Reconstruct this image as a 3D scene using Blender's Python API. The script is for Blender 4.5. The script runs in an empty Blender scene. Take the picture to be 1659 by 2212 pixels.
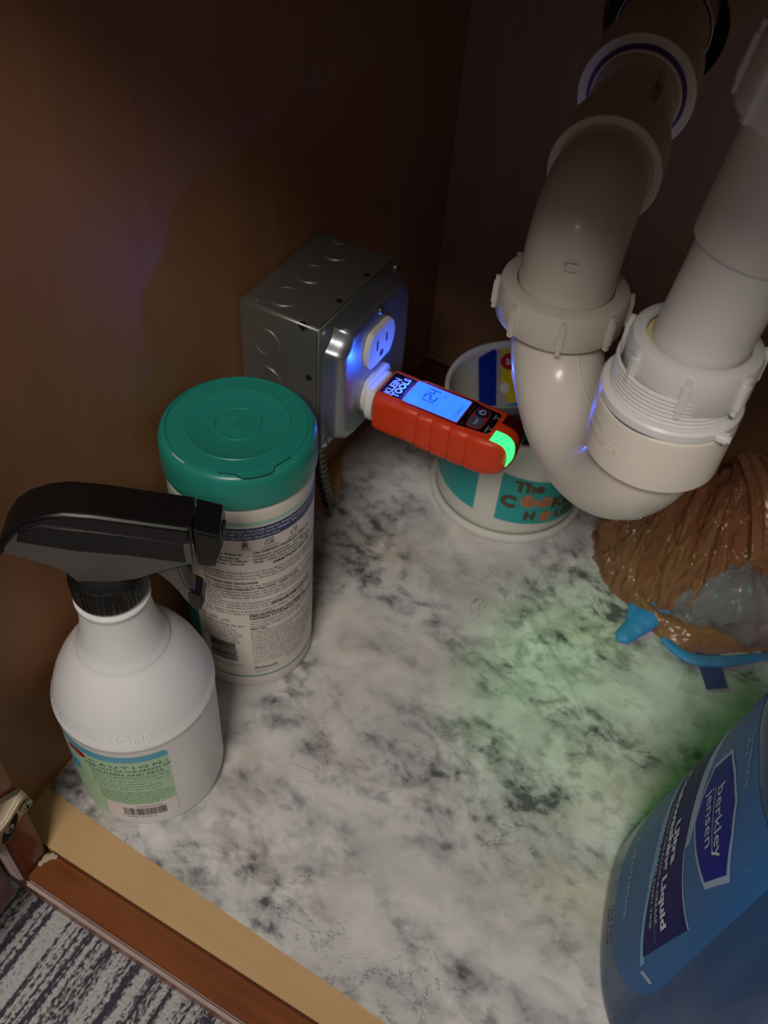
import bpy, bmesh, math, random
from mathutils import Vector, Matrix, noise
random.seed(7)
S = bpy.context.scene
PI = math.pi
MM = 0.001
# ------------------------------------------------------------------ camera
cam_d = bpy.data.cameras.new('camera'); cam = bpy.data.objects.new('camera', cam_d)
S.collection.objects.link(cam); S.camera = cam
cam_d.sensor_fit = 'HORIZONTAL'; cam_d.sensor_width = 36.0; cam_d.lens = 43.05
cam.location = (0.3059, -0.7265, 0.5973)
cam.rotation_euler = (0.746, -0.063, 0.506)
cam_d.clip_start = 0.01; cam_d.clip_end = 30
cam_d.dof.use_dof = True; cam_d.dof.focus_distance = 0.50; cam_d.dof.aperture_fstop = 14.0
# ------------------------------------------------------------------ world and light
S.view_settings.view_transform = 'Standard'; S.view_settings.look = 'None'
S.view_settings.exposure = 0.0; S.view_settings.gamma = 1.0
S.view_settings.use_curve_mapping = False
w = bpy.data.worlds.new('kitchen_light'); S.world = w; w.use_nodes = True
bg = w.node_tree.nodes['Background']; bg.inputs[0].default_value = (1.0, 0.93, 0.84, 1); bg.inputs[1].default_value = 0.125
def area(name, loc, target, sx, sy, power, color):
    l = bpy.data.lights.new(name, 'AREA'); l.shape = 'RECTANGLE'; l.size = sx; l.size_y = sy
    l.energy = power; l.color = color
    o = bpy.data.objects.new(name, l); S.collection.objects.link(o); o.location = loc
    o.rotation_euler = (Vector(target) - Vector(loc)).to_track_quat('-Z', 'Y').to_euler(); return o
area('kitchen_ceiling_light', (0.40, -1.43, 1.46), (0.15, -0.4, 0.1), 0.42, 0.30, 14.0, (1.0, 0.93, 0.84))

# ------------------------------------------------------------------ node helpers
def srgb(r, g, b):
    f = lambda c: (c/255/12.92) if c/255 <= .04045 else ((c/255+.055)/1.055)**2.4
    return (f(r), f(g), f(b), 1)
MATS = {}
def mat(name, col, rough=.5, metal=0., var=.06, scale=60., bump=0., bscale=300., coat=0., emit=None, es=0., trans=0., alpha=1., sss=0., spec=.5, stretch=(1,1,1), ior=1.45):
    if name in MATS: return MATS[name]
    m = bpy.data.materials.new(name); m.use_nodes = True; MATS[name] = m
    nt = m.node_tree; N = nt.nodes; L = nt.links; b = N['Principled BSDF']
    tc = N.new('ShaderNodeTexCoord'); mp = N.new('ShaderNodeMapping'); mp.inputs['Scale'].default_value = stretch
    L.new(tc.outputs['Object'], mp.inputs['Vector'])
    n = N.new('ShaderNodeTexNoise'); n.inputs['Scale'].default_value = scale; n.inputs['Detail'].default_value = 4
    L.new(mp.outputs[0], n.inputs['Vector'])
    r = N.new('ShaderNodeMixRGB'); r.blend_type = 'MIX'
    c = list(col)
    r.inputs[1].default_value = (c[0]*(1-var), c[1]*(1-var), c[2]*(1-var), 1)
    r.inputs[2].default_value = (min(1, c[0]*(1+var)), min(1, c[1]*(1+var)), min(1, c[2]*(1+var)), 1)
    L.new(n.outputs[0], r.inputs[0]); L.new(r.outputs[0], b.inputs['Base Color'])
    b.inputs['Roughness'].default_value = rough; b.inputs['Metallic'].default_value = metal
    b.inputs['Coat Weight'].default_value = coat; b.inputs['Specular IOR Level'].default_value = spec
    b.inputs['IOR'].default_value = ior
    if coat: b.inputs['Coat Roughness'].default_value = .1
    b.inputs['Transmission Weight'].default_value = trans; b.inputs['Alpha'].default_value = alpha
    if sss:
        b.inputs['Subsurface Weight'].default_value = sss; b.inputs['Subsurface Radius'].default_value = (1, 1, 1); b.inputs['Subsurface Scale'].default_value = .008
    if emit: b.inputs['Emission Color'].default_value = emit; b.inputs['Emission Strength'].default_value = es
    if bump:
        n2 = N.new('ShaderNodeTexNoise'); n2.inputs['Scale'].default_value = bscale; n2.inputs['Detail'].default_value = 3
        L.new(mp.outputs[0], n2.inputs['Vector'])
        bp = N.new('ShaderNodeBump'); bp.inputs['Strength'].default_value = bump; bp.inputs['Distance'].default_value = .001
        L.new(n2.outputs[0], bp.inputs['Height']); L.new(bp.outputs[0], b.inputs['Normal'])
    return m
def ramp(nt, fac, stops):
    r = nt.nodes.new('ShaderNodeValToRGB'); e = r.color_ramp.elements
    while len(e) < len(stops): e.new(.5)
    for i, (p, c) in enumerate(stops): e[i].position = p; e[i].color = c if len(c) == 4 else (*c, 1)
    nt.links.new(fac, r.inputs[0]); return r.outputs[0]
def marble():
    m = bpy.data.materials.new('marble_print_vinyl'); m.use_nodes = True; nt = m.node_tree; N = nt.nodes; L = nt.links; b = N['Principled BSDF']
    tc = N.new('ShaderNodeTexCoord')
    def nz(scale, det, rough=.6, dist=0., vec=None, off=0.):
        n = N.new('ShaderNodeTexNoise'); n.inputs['Scale'].default_value = scale; n.inputs['Detail'].default_value = det
        n.inputs['Roughness'].default_value = rough; n.inputs['Distortion'].default_value = dist
        mp = N.new('ShaderNodeMapping'); mp.inputs['Location'].default_value = (off, off*.7, 0)
        L.new(vec or tc.outputs['Object'], mp.inputs['Vector']); L.new(mp.outputs[0], n.inputs['Vector']); return n.outputs[0]
    mr = N.new('ShaderNodeMapping'); mr.inputs['Rotation'].default_value = (0, 0, .6); mr.inputs['Scale'].default_value = (1, 1.35, 1)
    L.new(tc.outputs['Object'], mr.inputs['Vector']); v = mr.outputs[0]
    G = lambda x: (x, x, x, 1)
    mask = ramp(nt, nz(7.5, 3, .55, .6, v, 3.1), [(.39, G(0)), (.61, G(1))])
    blob = ramp(nt, nz(26, 7, .62, .5, v, 1.7), [(.44, G(0)), (.60, G(1))])
    spot = ramp(nt, nz(75, 4, .5, .2, v, 5.), [(.50, G(0)), (.66, G(1))])
    fine = ramp(nt, nz(60, 8, .7, 1.4, v, 9.), [(.35, G(0)), (.75, G(1))])
    def math_(op, a, c):
        n = N.new('ShaderNodeMath'); n.operation = op; n.use_clamp = True
        for i, x in enumerate((a, c)):
            if isinstance(x, (int, float)): n.inputs[i].default_value = x
            else: L.new(x, n.inputs[i])
        return n.outputs[0]
    a = math_('MULTIPLY', mask, blob); a = math_('MULTIPLY', a, math_('ADD', math_('MULTIPLY', fine, .8), .35))
    s2 = math_('MULTIPLY', math_('MULTIPLY', spot, math_('ADD', mask, .14)), .46)
    soft = math_('MULTIPLY', ramp(nt, nz(16, 5, .6, .8, v, 7.), [(.38, G(0)), (.75, G(1))]), .45)
    tot = math_('ADD', math_('ADD', a, s2), soft)
    # thin cracks: ridge of a warped noise, only where the clouds are
    rid = nz(17, 6, .62, 1.0, v, 12.)
    d = math_('ABSOLUTE', math_('SUBTRACT', rid, .5), 0)
    # SUBTRACT is clamped, so build the ridge with a ramp instead
    vein = ramp(nt, rid, [(.492, G(0)), (.5, G(1)), (.508, G(0))])
    vm = ramp(nt, nz(13, 3, .5, .3, v, 20.), [(.52, G(0)), (.62, G(1))])
    vein = math_('MULTIPLY', vein, vm)
    tot = math_('ADD', tot, math_('MULTIPLY', vein, .55))
    warm = ramp(nt, nz(9, 4, .5, .2, v, 31.), [(.5, srgb(226, 224, 224)), (.72, srgb(222, 215, 200))])
    mx = N.new('ShaderNodeMixRGB'); L.new(tot, mx.inputs[0]); L.new(warm, mx.inputs[1]); mx.inputs[2].default_value = srgb(96, 96, 99)
    L.new(mx.outputs[0], b.inputs['Base Color']); b.inputs['Roughness'].default_value = .42; b.inputs['Specular IOR Level'].default_value = .4
    bp = N.new('ShaderNodeBump'); bp.inputs['Strength'].default_value = .25; bp.inputs['Distance'].default_value = .004
    L.new(nz(9, 2, .5, .3, v, 40.), bp.inputs['Height']); L.new(bp.outputs[0], b.inputs['Normal'])
    return m
def wood(name, c1, c2, rough=.4, axis='X', scale=14, coat=0.):
    if name in MATS: return MATS[name]
    m = bpy.data.materials.new(name); m.use_nodes = True; MATS[name] = m; nt = m.node_tree; N = nt.nodes; L = nt.links; b = N['Principled BSDF']
    tc = N.new('ShaderNodeTexCoord'); mp = N.new('ShaderNodeMapping')
    s = {'X': (.6, 9, 9), 'Y': (9, .6, 9), 'Z': (9, 9, .6)}[axis]; mp.inputs['Scale'].default_value = s
    L.new(tc.outputs['Object'], mp.inputs['Vector'])
    n = N.new('ShaderNodeTexNoise'); n.inputs['Scale'].default_value = scale; n.inputs['Detail'].default_value = 8; n.inputs['Distortion'].default_value = .6
    L.new(mp.outputs[0], n.inputs['Vector'])
    n2 = N.new('ShaderNodeTexNoise'); n2.inputs['Scale'].default_value = 12; n2.inputs['Detail'].default_value = 3; L.new(tc.outputs['Object'], n2.inputs['Vector'])
    ad = N.new('ShaderNodeMixRGB'); ad.inputs[0].default_value = .45; L.new(n.outputs[0], ad.inputs[1]); L.new(n2.outputs[0], ad.inputs[2])
    L.new(ramp(nt, ad.outputs[0], [(.35, c1), (.65, c2)]), b.inputs['Base Color'])
    b.inputs['Roughness'].default_value = rough; b.inputs['Coat Weight'].default_value = coat
    bp = N.new('ShaderNodeBump'); bp.inputs['Strength'].default_value = .15; bp.inputs['Distance'].default_value = .0005
    L.new(n.outputs[0], bp.inputs['Height']); L.new(bp.outputs[0], b.inputs['Normal'])
    return m
def rug_mat():
    m = bpy.data.materials.new('woven_stripe'); m.use_nodes = True; nt = m.node_tree; N = nt.nodes; L = nt.links; b = N['Principled BSDF']
    tc = N.new('ShaderNodeTexCoord')
    def st(sx, sy, scale, det, off=0):
        mp = N.new('ShaderNodeMapping'); mp.inputs['Scale'].default_value = (sx, sy, 1); mp.inputs['Location'].default_value = (off, 0, 0)
        mp.inputs['Rotation'].default_value = (0, 0, 0)
        L.new(tc.outputs['Object'], mp.inputs['Vector'])
        n = N.new('ShaderNodeTexNoise'); n.inputs['Scale'].default_value = scale; n.inputs['Detail'].default_value = det; n.inputs['Roughness'].default_value = .7
        L.new(mp.outputs[0], n.inputs['Vector']); return n.outputs[0]
    stripe = st(1, .010, 165, 5, 3.3); fleck = st(1, .5, 520, 1); thin = st(1, .01, 330, 1, 8.)
    a = N.new('ShaderNodeMath'); a.operation = 'MULTIPLY_ADD'; L.new(fleck, a.inputs[0]); a.inputs[1].default_value = .42; L.new(stripe, a.inputs[2])
    a2 = N.new('ShaderNodeMath'); a2.operation = 'MULTIPLY_ADD'; L.new(thin, a2.inputs[0]); a2.inputs[1].default_value = .30; L.new(a.outputs[0], a2.inputs[2])
    mr = N.new('ShaderNodeMapRange'); mr.inputs[1].default_value = .72; mr.inputs[2].default_value = 1.0; L.new(a2.outputs[0], mr.inputs[0])
    L.new(ramp(nt, mr.outputs[0], [(.30, srgb(62, 64, 76)), (.62, srgb(190, 187, 188))]), b.inputs['Base Color'])
    b.inputs['Roughness'].default_value = .95
    bp = N.new('ShaderNodeBump'); bp.inputs['Strength'].default_value = .8; bp.inputs['Distance'].default_value = .002
    L.new(fleck, bp.inputs['Height']); L.new(bp.outputs[0], b.inputs['Normal'])
    return m

# ------------------------------------------------------------------ object helpers (all shapes are given in world millimetres)
C = S.collection
def thing(name, label, cat, base, group=None):
    o = bpy.data.objects.new(name, None); C.objects.link(o); o.location = Vector(base)*MM
    o.empty_display_size = .02
    o['label'] = label; o['category'] = cat
    if group: o['group'] = group
    o['_b'] = [float(x) for x in base]
    return o
def basis(par):
    while par is not None and '_b' not in par: par = par.parent
    return Vector(par['_b']) if par is not None else Vector((0, 0, 0))
def link_mesh(name, verts, faces, m, parent=None, smooth=False, label=None, ang=None):
    b = basis(parent)
    me = bpy.data.meshes.new(name)
    me.from_pydata([tuple((Vector(v)-b)*MM) for v in verts], [], [tuple(f) for f in faces])
    me.validate(); me.update()
    if smooth or ang is not None:
        me.polygons.foreach_set('use_smooth', [True]*len(me.polygons))
        if ang is not None: me.set_sharp_from_angle(angle=math.radians(ang))
    if isinstance(m, (list, tuple)):
        for x in m: me.materials.append(x)
    else: me.materials.append(m)
    o = bpy.data.objects.new(name, me); C.objects.link(o)
    if parent is not None: o.parent = parent
    if label: o['label'] = label
    return o
def bm_obj(name, bm, m, parent=None, smooth=False, label=None, ang=None):
    bmesh.ops.recalc_face_normals(bm, faces=bm.faces)
    bm.verts.index_update()
    v = [x.co.copy() for x in bm.verts]; f = [[q.index for q in p.verts] for p in bm.faces]; bm.free()
    return link_mesh(name, v, f, m, parent, smooth, label, ang)
def add_box(bm, x0, y0, z0, x1, y1, z1, bev=0, seg=2):
    b2 = bmesh.new(); bmesh.ops.create_cube(b2, size=1)
    for v in b2.verts: v.co = Vector(((x0+x1)/2+v.co.x*(x1-x0), (y0+y1)/2+v.co.y*(y1-y0), (z0+z1)/2+v.co.z*(z1-z0)))
    if bev: bmesh.ops.bevel(b2, geom=b2.edges[:], offset=bev, segments=seg, affect='EDGES')
    merge(bm, b2)
def merge(bm, b2, M=None):
    mp = {}
    for v in b2.verts: mp[v] = bm.verts.new(M @ v.co if M else v.co)
    for f in b2.faces:
        try: bm.faces.new([mp[v] for v in f.verts])
        except ValueError: pass
    b2.free()
def box(name, a, b, m, parent=None, bev=0, seg=2, label=None):
    bm = bmesh.new(); add_box(bm, *a, *b, bev, seg); return bm_obj(name, bm, m, parent, ang=35, label=label)
def frame(axis, xd=None):
    z = Vector(axis).normalized()
    x = Vector(xd) if xd is not None else (Vector((1, 0, 0)) if abs(z.x) < .9 else Vector((0, 1, 0)))
    x = (x - z*x.dot(z)).normalized(); return x, z.cross(x), z
def lathe_data(o, axis, prof, n=64, xd=None, rfun=None):
    """prof: list of (r, h) along axis; closed with fans where r==0."""
    o = Vector(o); x, y, z = frame(axis, xd); V = []; F = []
    for (r, h) in prof:
        for k in range(n):
            a = 2*PI*k/n; rr = r*(rfun(a, h) if rfun else 1)
            V.append(o + x*(rr*math.cos(a)) + y*(rr*math.sin(a)) + z*h)
    for i in range(len(prof)-1):
        for k in range(n):
            F.append((i*n+k, i*n+(k+1) % n, (i+1)*n+(k+1) % n, (i+1)*n+k))
    return V, F
def lathe(name, o, axis, prof, m, parent=None, n=64, ang=35, caps=False, rfun=None, label=None, xd=None):
    V, F = lathe_data(o, axis, prof, n, xd, rfun)
    if caps:
        F.append(tuple(range(n))[::-1]); F.append(tuple(range((len(prof)-1)*n, len(prof)*n)))
    return link_mesh(name, V, F, m, parent, ang=ang, label=label)
def tube_data(path, rad, n=24, caps=True):
    P = [Vector(p) for p in path]; V = []; F = []
    t = (P[1]-P[0]).normalized(); x, y, _ = frame(t)
    for i, p in enumerate(P):
        t = (P[min(i+1, len(P)-1)]-P[max(i-1, 0)]).normalized()
        x = (x - t*x.dot(t)).normalized(); y = t.cross(x)
        r = rad(i) if callable(rad) else rad
        for k in range(n):
            a = 2*PI*k/n; V.append(p + x*(r*math.cos(a)) + y*(r*math.sin(a)))
    for i in range(len(P)-1):
        for k in range(n): F.append((i*n+k, i*n+(k+1) % n, (i+1)*n+(k+1) % n, (i+1)*n+k))
    if caps:
        F.append(tuple(range(n))[::-1]); F.append(tuple(range((len(P)-1)*n, len(P)*n)))
    return V, F
def tube(name, path, rad, m, parent=None, n=24, caps=True, ang=50, label=None):
    V, F = tube_data(path, rad, n, caps); return link_mesh(name, V, F, m, parent, ang=ang, label=label)
def prism_bm(poly, h0, h1, mapf, bev=0, seg=2):
    """poly 2D -> mapf(u, v, h)"""
    b2 = bmesh.new()
    a = [b2.verts.new((u, v, h0)) for u, v in poly]; c = [b2.verts.new((u, v, h1)) for u, v in poly]
    n = len(poly); b2.faces.new(a[::-1]); top = b2.faces.new(c)
    for i in range(n): b2.faces.new((a[i], a[(i+1) % n], c[(i+1) % n], c[i]))
    bmesh.ops.recalc_face_normals(b2, faces=b2.faces)
    if bev:
        bmesh.ops.bevel(b2, geom=[e for e in top.edges], offset=bev, segments=seg, affect='EDGES', clamp_overlap=True)
    for v in b2.verts: v.co = Vector(mapf(*v.co))
    return b2
def prism(name, poly, h0, h1, mapf, m, parent=None, bev=0, seg=2, label=None, ang=35):
    return bm_obj(name, prism_bm(poly, h0, h1, mapf, bev, seg), m, parent, ang=ang, label=label)
def rrect(w, h, r, n=5, cx=0, cy=0):
    P = []
    for sx, sy, a0 in ((1, 1, 0), (-1, 1, 90), (-1, -1, 180), (1, -1, 270)):
        for k in range(n+1):
            a = math.radians(a0+90*k/n); P.append((cx+sx*(w/2-r)+r*math.cos(a), cy+sy*(h/2-r)+r*math.sin(a)))
    return P
def smooth_poly(P, it=2):
    for _ in range(it):
        Q = []
        for i in range(len(P)):
            a, b = P[i], P[(i+1) % len(P)]
            Q += [(a[0]*.75+b[0]*.25, a[1]*.75+b[1]*.25), (a[0]*.25+b[0]*.75, a[1]*.25+b[1]*.75)]
        P = Q
    return P
def grid_patch(name, us, vs, mapf, m, parent=None, label=None, smooth=True, th=0, keep=None):
    V = []; F = []; nu = len(us)
    for v in vs:
        for u in us: V.append(Vector(mapf(u, v)))
    for j in range(len(vs)-1):
        for i in range(nu-1):
            if keep and not keep((us[i]+us[i+1])/2, (vs[j]+vs[j+1])/2): continue
            F.append((j*nu+i, j*nu+i+1, (j+1)*nu+i+1, (j+1)*nu+i))
    return link_mesh(name, V, F, m, parent, smooth=smooth, label=label)
def lin(a, b, n): return [a+(b-a)*i/(n-1) for i in range(n)]
def text(name, s, size, mapf, m, parent, align='LEFT', bold=0., res=2, shear=0., sx=1., lead=1., label=None, cut=None):
    cu = bpy.data.curves.new('t', 'FONT'); cu.body = s; cu.size = size; cu.align_x = align; cu.offset = bold*size; cu.shear = shear
    cu.resolution_u = res; cu.space_line = lead
    o = bpy.data.objects.new('t', cu); C.objects.link(o)
    dg = bpy.context.evaluated_depsgraph_get(); dg.update()
    me = bpy.data.meshes.new_from_object(o.evaluated_get(dg))
    b = basis(parent)
    if cut:
        bm = bmesh.new(); bm.from_mesh(me)
        bmesh.ops.subdivide_edges(bm, edges=[e for e in bm.edges if e.calc_length() > cut], cuts=2); bm.to_mesh(me); bm.free()
    for v in me.vertices:
        v.co = (Vector(mapf(v.co.x*sx, v.co.y))-b)*MM
    bpy.data.objects.remove(o); bpy.data.curves.remove(cu)
    me.materials.clear(); me.materials.append(m); me.name = name
    r = bpy.data.objects.new(name, me); C.objects.link(r); r.parent = parent
    if label: r['label'] = label
    return r
def flat_shape(name, poly, mapf, m, parent, label=None):
    return link_mesh(name, [mapf(u, v) for u, v in poly], [tuple(range(len(poly)))], m, parent, label=label)
def bars(name, rects, mapf, m, parent, label=None, nu=1):
    V = []; F = []
    for (u0, v0, u1, v1) in rects:
        k = max(1, nu)
        for i in range(k):
            a = u0+(u1-u0)*i/k; c = u0+(u1-u0)*(i+1)/k; n0 = len(V)
            V += [mapf(a, v0), mapf(c, v0), mapf(c, v1), mapf(a, v1)]; F.append((n0, n0+1, n0+2, n0+3))
    return link_mesh(name, V, F, m, parent, label=label)
def structure(o, label=None):
    o['kind'] = 'structure'
    if label: o['label'] = label
    return o

# ------------------------------------------------------------------ materials
M_side = wood('maple_laminate', srgb(134, 92, 60), srgb(146, 102, 68), .5, 'Z', 10)
M_floor = wood('maple_shelf', srgb(196, 160, 114), srgb(206, 172, 124), .45, 'X', 10)
M_frame = wood('cherry_stain', srgb(112, 60, 32), srgb(138, 80, 44), .35, 'X', 16, .3)
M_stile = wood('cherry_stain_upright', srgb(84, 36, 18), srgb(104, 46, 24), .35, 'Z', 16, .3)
M_door = wood('dark_cherry', srgb(72, 24, 16), srgb(88, 32, 20), .3, 'Z', 16, .3)
M_dark = mat('black_gap', srgb(16, 10, 7), .9)
M_caulk = mat('old_caulk', srgb(176, 160, 136), .8, bump=.5)
M_sheen = mat('painted_sheen_edge', srgb(176, 156, 150), .5, var=.15, scale=120)  # rounded frame edge catching light, the brightness painted as a pale tone
M_marble = marble()
M_pvc = mat('white_pvc', srgb(226, 218, 208), .28, var=.02, coat=.15, sss=.1)
M_pvc2 = mat('white_polypropylene', srgb(228, 226, 226), .3, var=.02, sss=.12)
M_primer = mat('purple_primer', srgb(96, 62, 150), .4, var=.3, scale=90)
M_gasket = mat('amber_washer', srgb(226, 206, 150), .5)
M_galv = mat('galvanised_steel', srgb(140, 140, 134), .42, .75, var=.12, scale=70, bump=.03, bscale=900)
M_cover = mat('galvanised_cover', srgb(150, 154, 158), .34, .85, var=.12, scale=50, bump=.03, bscale=500)
M_screw = mat('zinc_screw', srgb(200, 200, 195), .25, 1.)
M_nick = mat('nickel', srgb(160, 152, 138), .36, .8, var=.12, bump=.05)
M_outlet = mat('white_nylon', srgb(226, 222, 216), .22)
M_hole = mat('hole_black', srgb(6, 6, 6), .9)
M_orange = mat('orange_rubber', srgb(214, 62, 22), .42, var=.04, bump=.06, bscale=1500)
M_groove = mat('orange_rubber_shadow_seam', srgb(150, 36, 14), .6)
M_panel = mat('black_faceplate', srgb(14, 14, 20), .3)
M_print = mat('pale_print', srgb(200, 200, 205), .5)
M_lcd = mat('backlit_screen', srgb(6, 8, 16), .6, spec=.1, emit=(.022, .125, 1.0, 1), es=2.3, var=0)
M_digit = mat('lcd_segment', srgb(4, 6, 30), .6, spec=.1, emit=(.006, .045, .55, 1), es=.8)
M_green = mat('green_indicator', srgb(60, 255, 120), .3, emit=(.04, 1., .18, 1), es=1.7, var=0)
M_redled = mat('unlit_red_indicator', srgb(60, 8, 4), .2)
M_btn = mat('grey_button', srgb(70, 74, 76), .5)
M_btn2 = mat('navy_button', srgb(22, 22, 54), .5)
M_can = mat('white_canister_plastic', srgb(222, 214, 206), .38, var=.015)
M_teal = mat('teal_lid_plastic', srgb(34, 134, 120), .3, var=.03, bump=.02, bscale=1200)
M_tealprint = mat('teal_print', srgb(40, 140, 130), .4)
M_mint = mat('mint_print', srgb(150, 205, 190), .4)
M_navy = mat('navy_print', srgb(40, 52, 104), .4)
M_black = mat('black_ink', srgb(40, 34, 36), .5)
M_ink2 = mat('grey_ink', srgb(92, 84, 84), .5)
M_white = mat('white_ink', srgb(214, 218, 226), .5)
M_head = mat('black_sprayer_plastic', srgb(20, 19, 19), .34, var=.1, bump=.03, bscale=700)
M_head2 = mat('charcoal_sprayer_plastic', srgb(82, 78, 76), .42, var=.1)
M_hdpe = mat('frosted_hdpe', srgb(232, 232, 234), .33, var=.02, sss=.35)
M_liquid = mat('clear_cleaner', srgb(205, 200, 196), .1)
M_lab1 = mat('green_label', srgb(176, 212, 176), .4, var=.05)
M_lab2 = mat('blue_label_band', srgb(92, 172, 206), .4)
M_lab3 = mat('white_label', srgb(232, 222, 222), .4)
M_red = mat('red_print', srgb(176, 22, 40), .35)
M_dgreen = mat('dark_green_ink', srgb(72, 116, 108), .5)
M_tub = mat('white_tub_plastic', srgb(222, 222, 214), .35, var=.02)
M_tubteal = mat('turquoise_sticker', srgb(44, 166, 166), .4, var=.03)
M_brown = mat('brown_ink', srgb(92, 78, 60), .5)
M_cookie = mat('cookie_print', srgb(190, 128, 92), .5, var=.15, scale=600)
M_chip = mat('chip_print', srgb(70, 36, 24), .5)

# ================================================================== the setting
W1 = 760    # far side wall of the cabinet
fl = structure(box('floor', (0, -600, -18), (W1, 0, 0), M_floor))
sides = structure(box('wall_left', (-16, -602, -120), (0, 0, 760), M_side))
# back wall with a round pipe hole
hx, hz, hr = 152.5, 359.0, 46.0
V = []; F = []; n = 48
outer = []
for k in range(n):
    a = 2*PI*k/n; c_, s_ = math.cos(a), math.sin(a)
    V.append((hx+hr*c_*(1+.03*math.sin(3*a)), 0, hz+hr*s_)); 
for k in range(n):
    a = 2*PI*k/n; c_, s_ = math.cos(a), math.sin(a)
    t = min([(W1-hx)/c_ if c_ > 1e-6 else 1e9, (-0.0-hx)/c_ if c_ < -1e-6 else 1e9, (760-hz)/s_ if s_ > 1e-6 else 1e9, (-20-hz)/s_ if s_ < -1e-6 else 1e9])
    V.append((hx+t*c_, 0, hz+t*s_))
for k in range(n): V.append((V[k][0], 12, V[k][2]))
base = len(V)
V += [(W1, 0, 760), (0, 0, 760), (0, 0, -20), (W1, 0, -20)]
for k in range(n):
    k2 = (k+1) % n
    F.append((k, k2, n+k2, n+k)); F.append((k, 2*n+k, 2*n+k2, k2))
def side_of(p):
    r = set()
    if abs(p[0]-W1) < 1e-3: r.add('R')
    if abs(p[0]) < 1e-3: r.add('L')
    if abs(p[2]-760) < 1e-3: r.add('T')
    if abs(p[2]+20) < 1e-3: r.add('B')
    return r
cor = {('R', 'T'): base, ('L', 'T'): base+1, ('B', 'L'): base+2, ('B', 'R'): base+3}
for k in range(n):
    a, b = side_of(V[n+k]), side_of(V[n+(k+1) % n])
    if not a & b:
        key = tuple(sorted(list(a)[:1]+list(b)[:1]))
        if key in cor: F.append((n+k, n+(k+1) % n, cor[key]))
M_back = wood('maple_back_panel', srgb(134, 98, 64), srgb(146, 108, 72), .55, 'Z', 10)
structure(link_mesh('wall_back', V, F, M_back))
structure(box('wall_back', (0, 12, -20), (W1, 16, 760), M_dark))
structure(box('wall_right', (W1, -602, -120), (W1+16, 0, 760), M_side))
structure(box('ceiling', (-16, -602, 700), (W1+16, 16, 716), M_side))
# face frame
structure(box('trim_1', (31, -621, -40), (W1-30, -600.8, -.4), M_frame, bev=1.2), 'cherry stained bottom rail of the cabinet face frame')
structure(box('trim_2', (-20, -621, -40), (30.6, -602.2, 690), M_stile, bev=1.0), 'cherry stained left stile of the cabinet face frame')
structure(box('trim_3', (-20, -621, 610), (W1+20, -602.4, 760), M_frame, bev=1.0), 'top rail of the cabinet face frame')
structure(box('trim_4', (32, -624.6, -6), (W1-30, -621.2, -1.2), M_sheen, bev=1.4), 'front edge of the bottom rail, its sheen painted in pale colour')
structure(box('trim_5', (-18, -624.4, -6), (29, -621.2, 640), M_sheen, bev=1.4), 'front edge of the left stile, its sheen painted in pale colour')
# pale strip of old caulk where the back wall meets the floor, and the caulk crumbs at the stile
structure(box('baseboard_back', (1, -3.5, 0.2), (W1, -.2, 5), mat('pale_base_strip', srgb(120, 92, 84), .6), bev=1.2))
bm = bmesh.new()
for (x, y, r) in ((33.5, -606, 2.6), (35.5, -603.5, 2.2), (33, -610, 1.9), (38, -602.6, 1.4)):
    b2 = bmesh.new(); bmesh.ops.create_icosphere(b2, subdivisions=2, radius=r)
    for v in b2.verts: v.co = Vector((x+v.co.x*(1+.3*noise.noise(v.co*.9)), y+v.co.y*1.3, max(-.4, .1+v.co.z*.45)))
    merge(bm, b2)
structure(bm_obj('trim_6', bm, M_caulk, smooth=True), 'crumbs of old caulk at the corner of the face frame')
structure(box('floor', (-700, -2200, -132), (900, -540, -122), mat('kitchen_floor_boards', srgb(120, 96, 74), .5)))
structure(box('wall_front', (-16, -560, -122), (W1+16, -552, -18), M_dark), 'dark toe kick under the cabinet')

structure(box('added_shade_strip', (.4, -68, .02), (W1-1, -4, .22), wood('painted_shade_board', srgb(70, 34, 22), srgb(86, 44, 28), .6, 'X')), 'added dark strip of painted shade along the back of the cabinet floor')  # thin overlay added at the back: corner shade painted as dark brown
# marble shelf liner with a nibbled left edge, a notch for the cable
pts = []
y = -567.0; k = 0
pts.append((270, -580.8)); pts.append((157, -576.6)); pts.append((60, -572.5)); pts.append((22, -570.5)); pts.append((3.5, -569)); pts.append((.9, -566))
y = -563
while y < -276:
    pts.append((1.0+random.uniform(0, .5), y)); pts.append((2.7+random.uniform(0, .8), y+1.6)); pts.append((1.1, y+3.3)); y += 4.6+random.uniform(-.4, .6)
pts += [(5, -271), (14, -262), (29, -250), (30, -236), (24, -222), (14, -200), (3, -184)]
y = -180
while y < -66: pts.append((3+random.uniform(0, .5), y)); pts.append((5.0, y+1.6)); y += 4.4
pts += [(4, -62), (40, -57), (W1-3, -50), (W1-3, -583), (400, -582.5)]
liner = bmesh.new()
fv = [liner.verts.new((a, b, 0.25)) for a, b in pts]; f0 = liner.faces.new(fv)
bmesh.ops.triangulate(liner, faces=[f0])
r = bmesh.ops.extrude_face_region(liner, geom=liner.faces[:])
for g in r['geom']:
    if isinstance(g, bmesh.types.BMVert): g.co.z = .85
lin_o = bm_obj('shelf_liner', liner, M_marble)
lin_o['label'] = 'white and grey marble print vinyl liner covering the cabinet floor'; lin_o['category'] = 'shelf liner'
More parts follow.
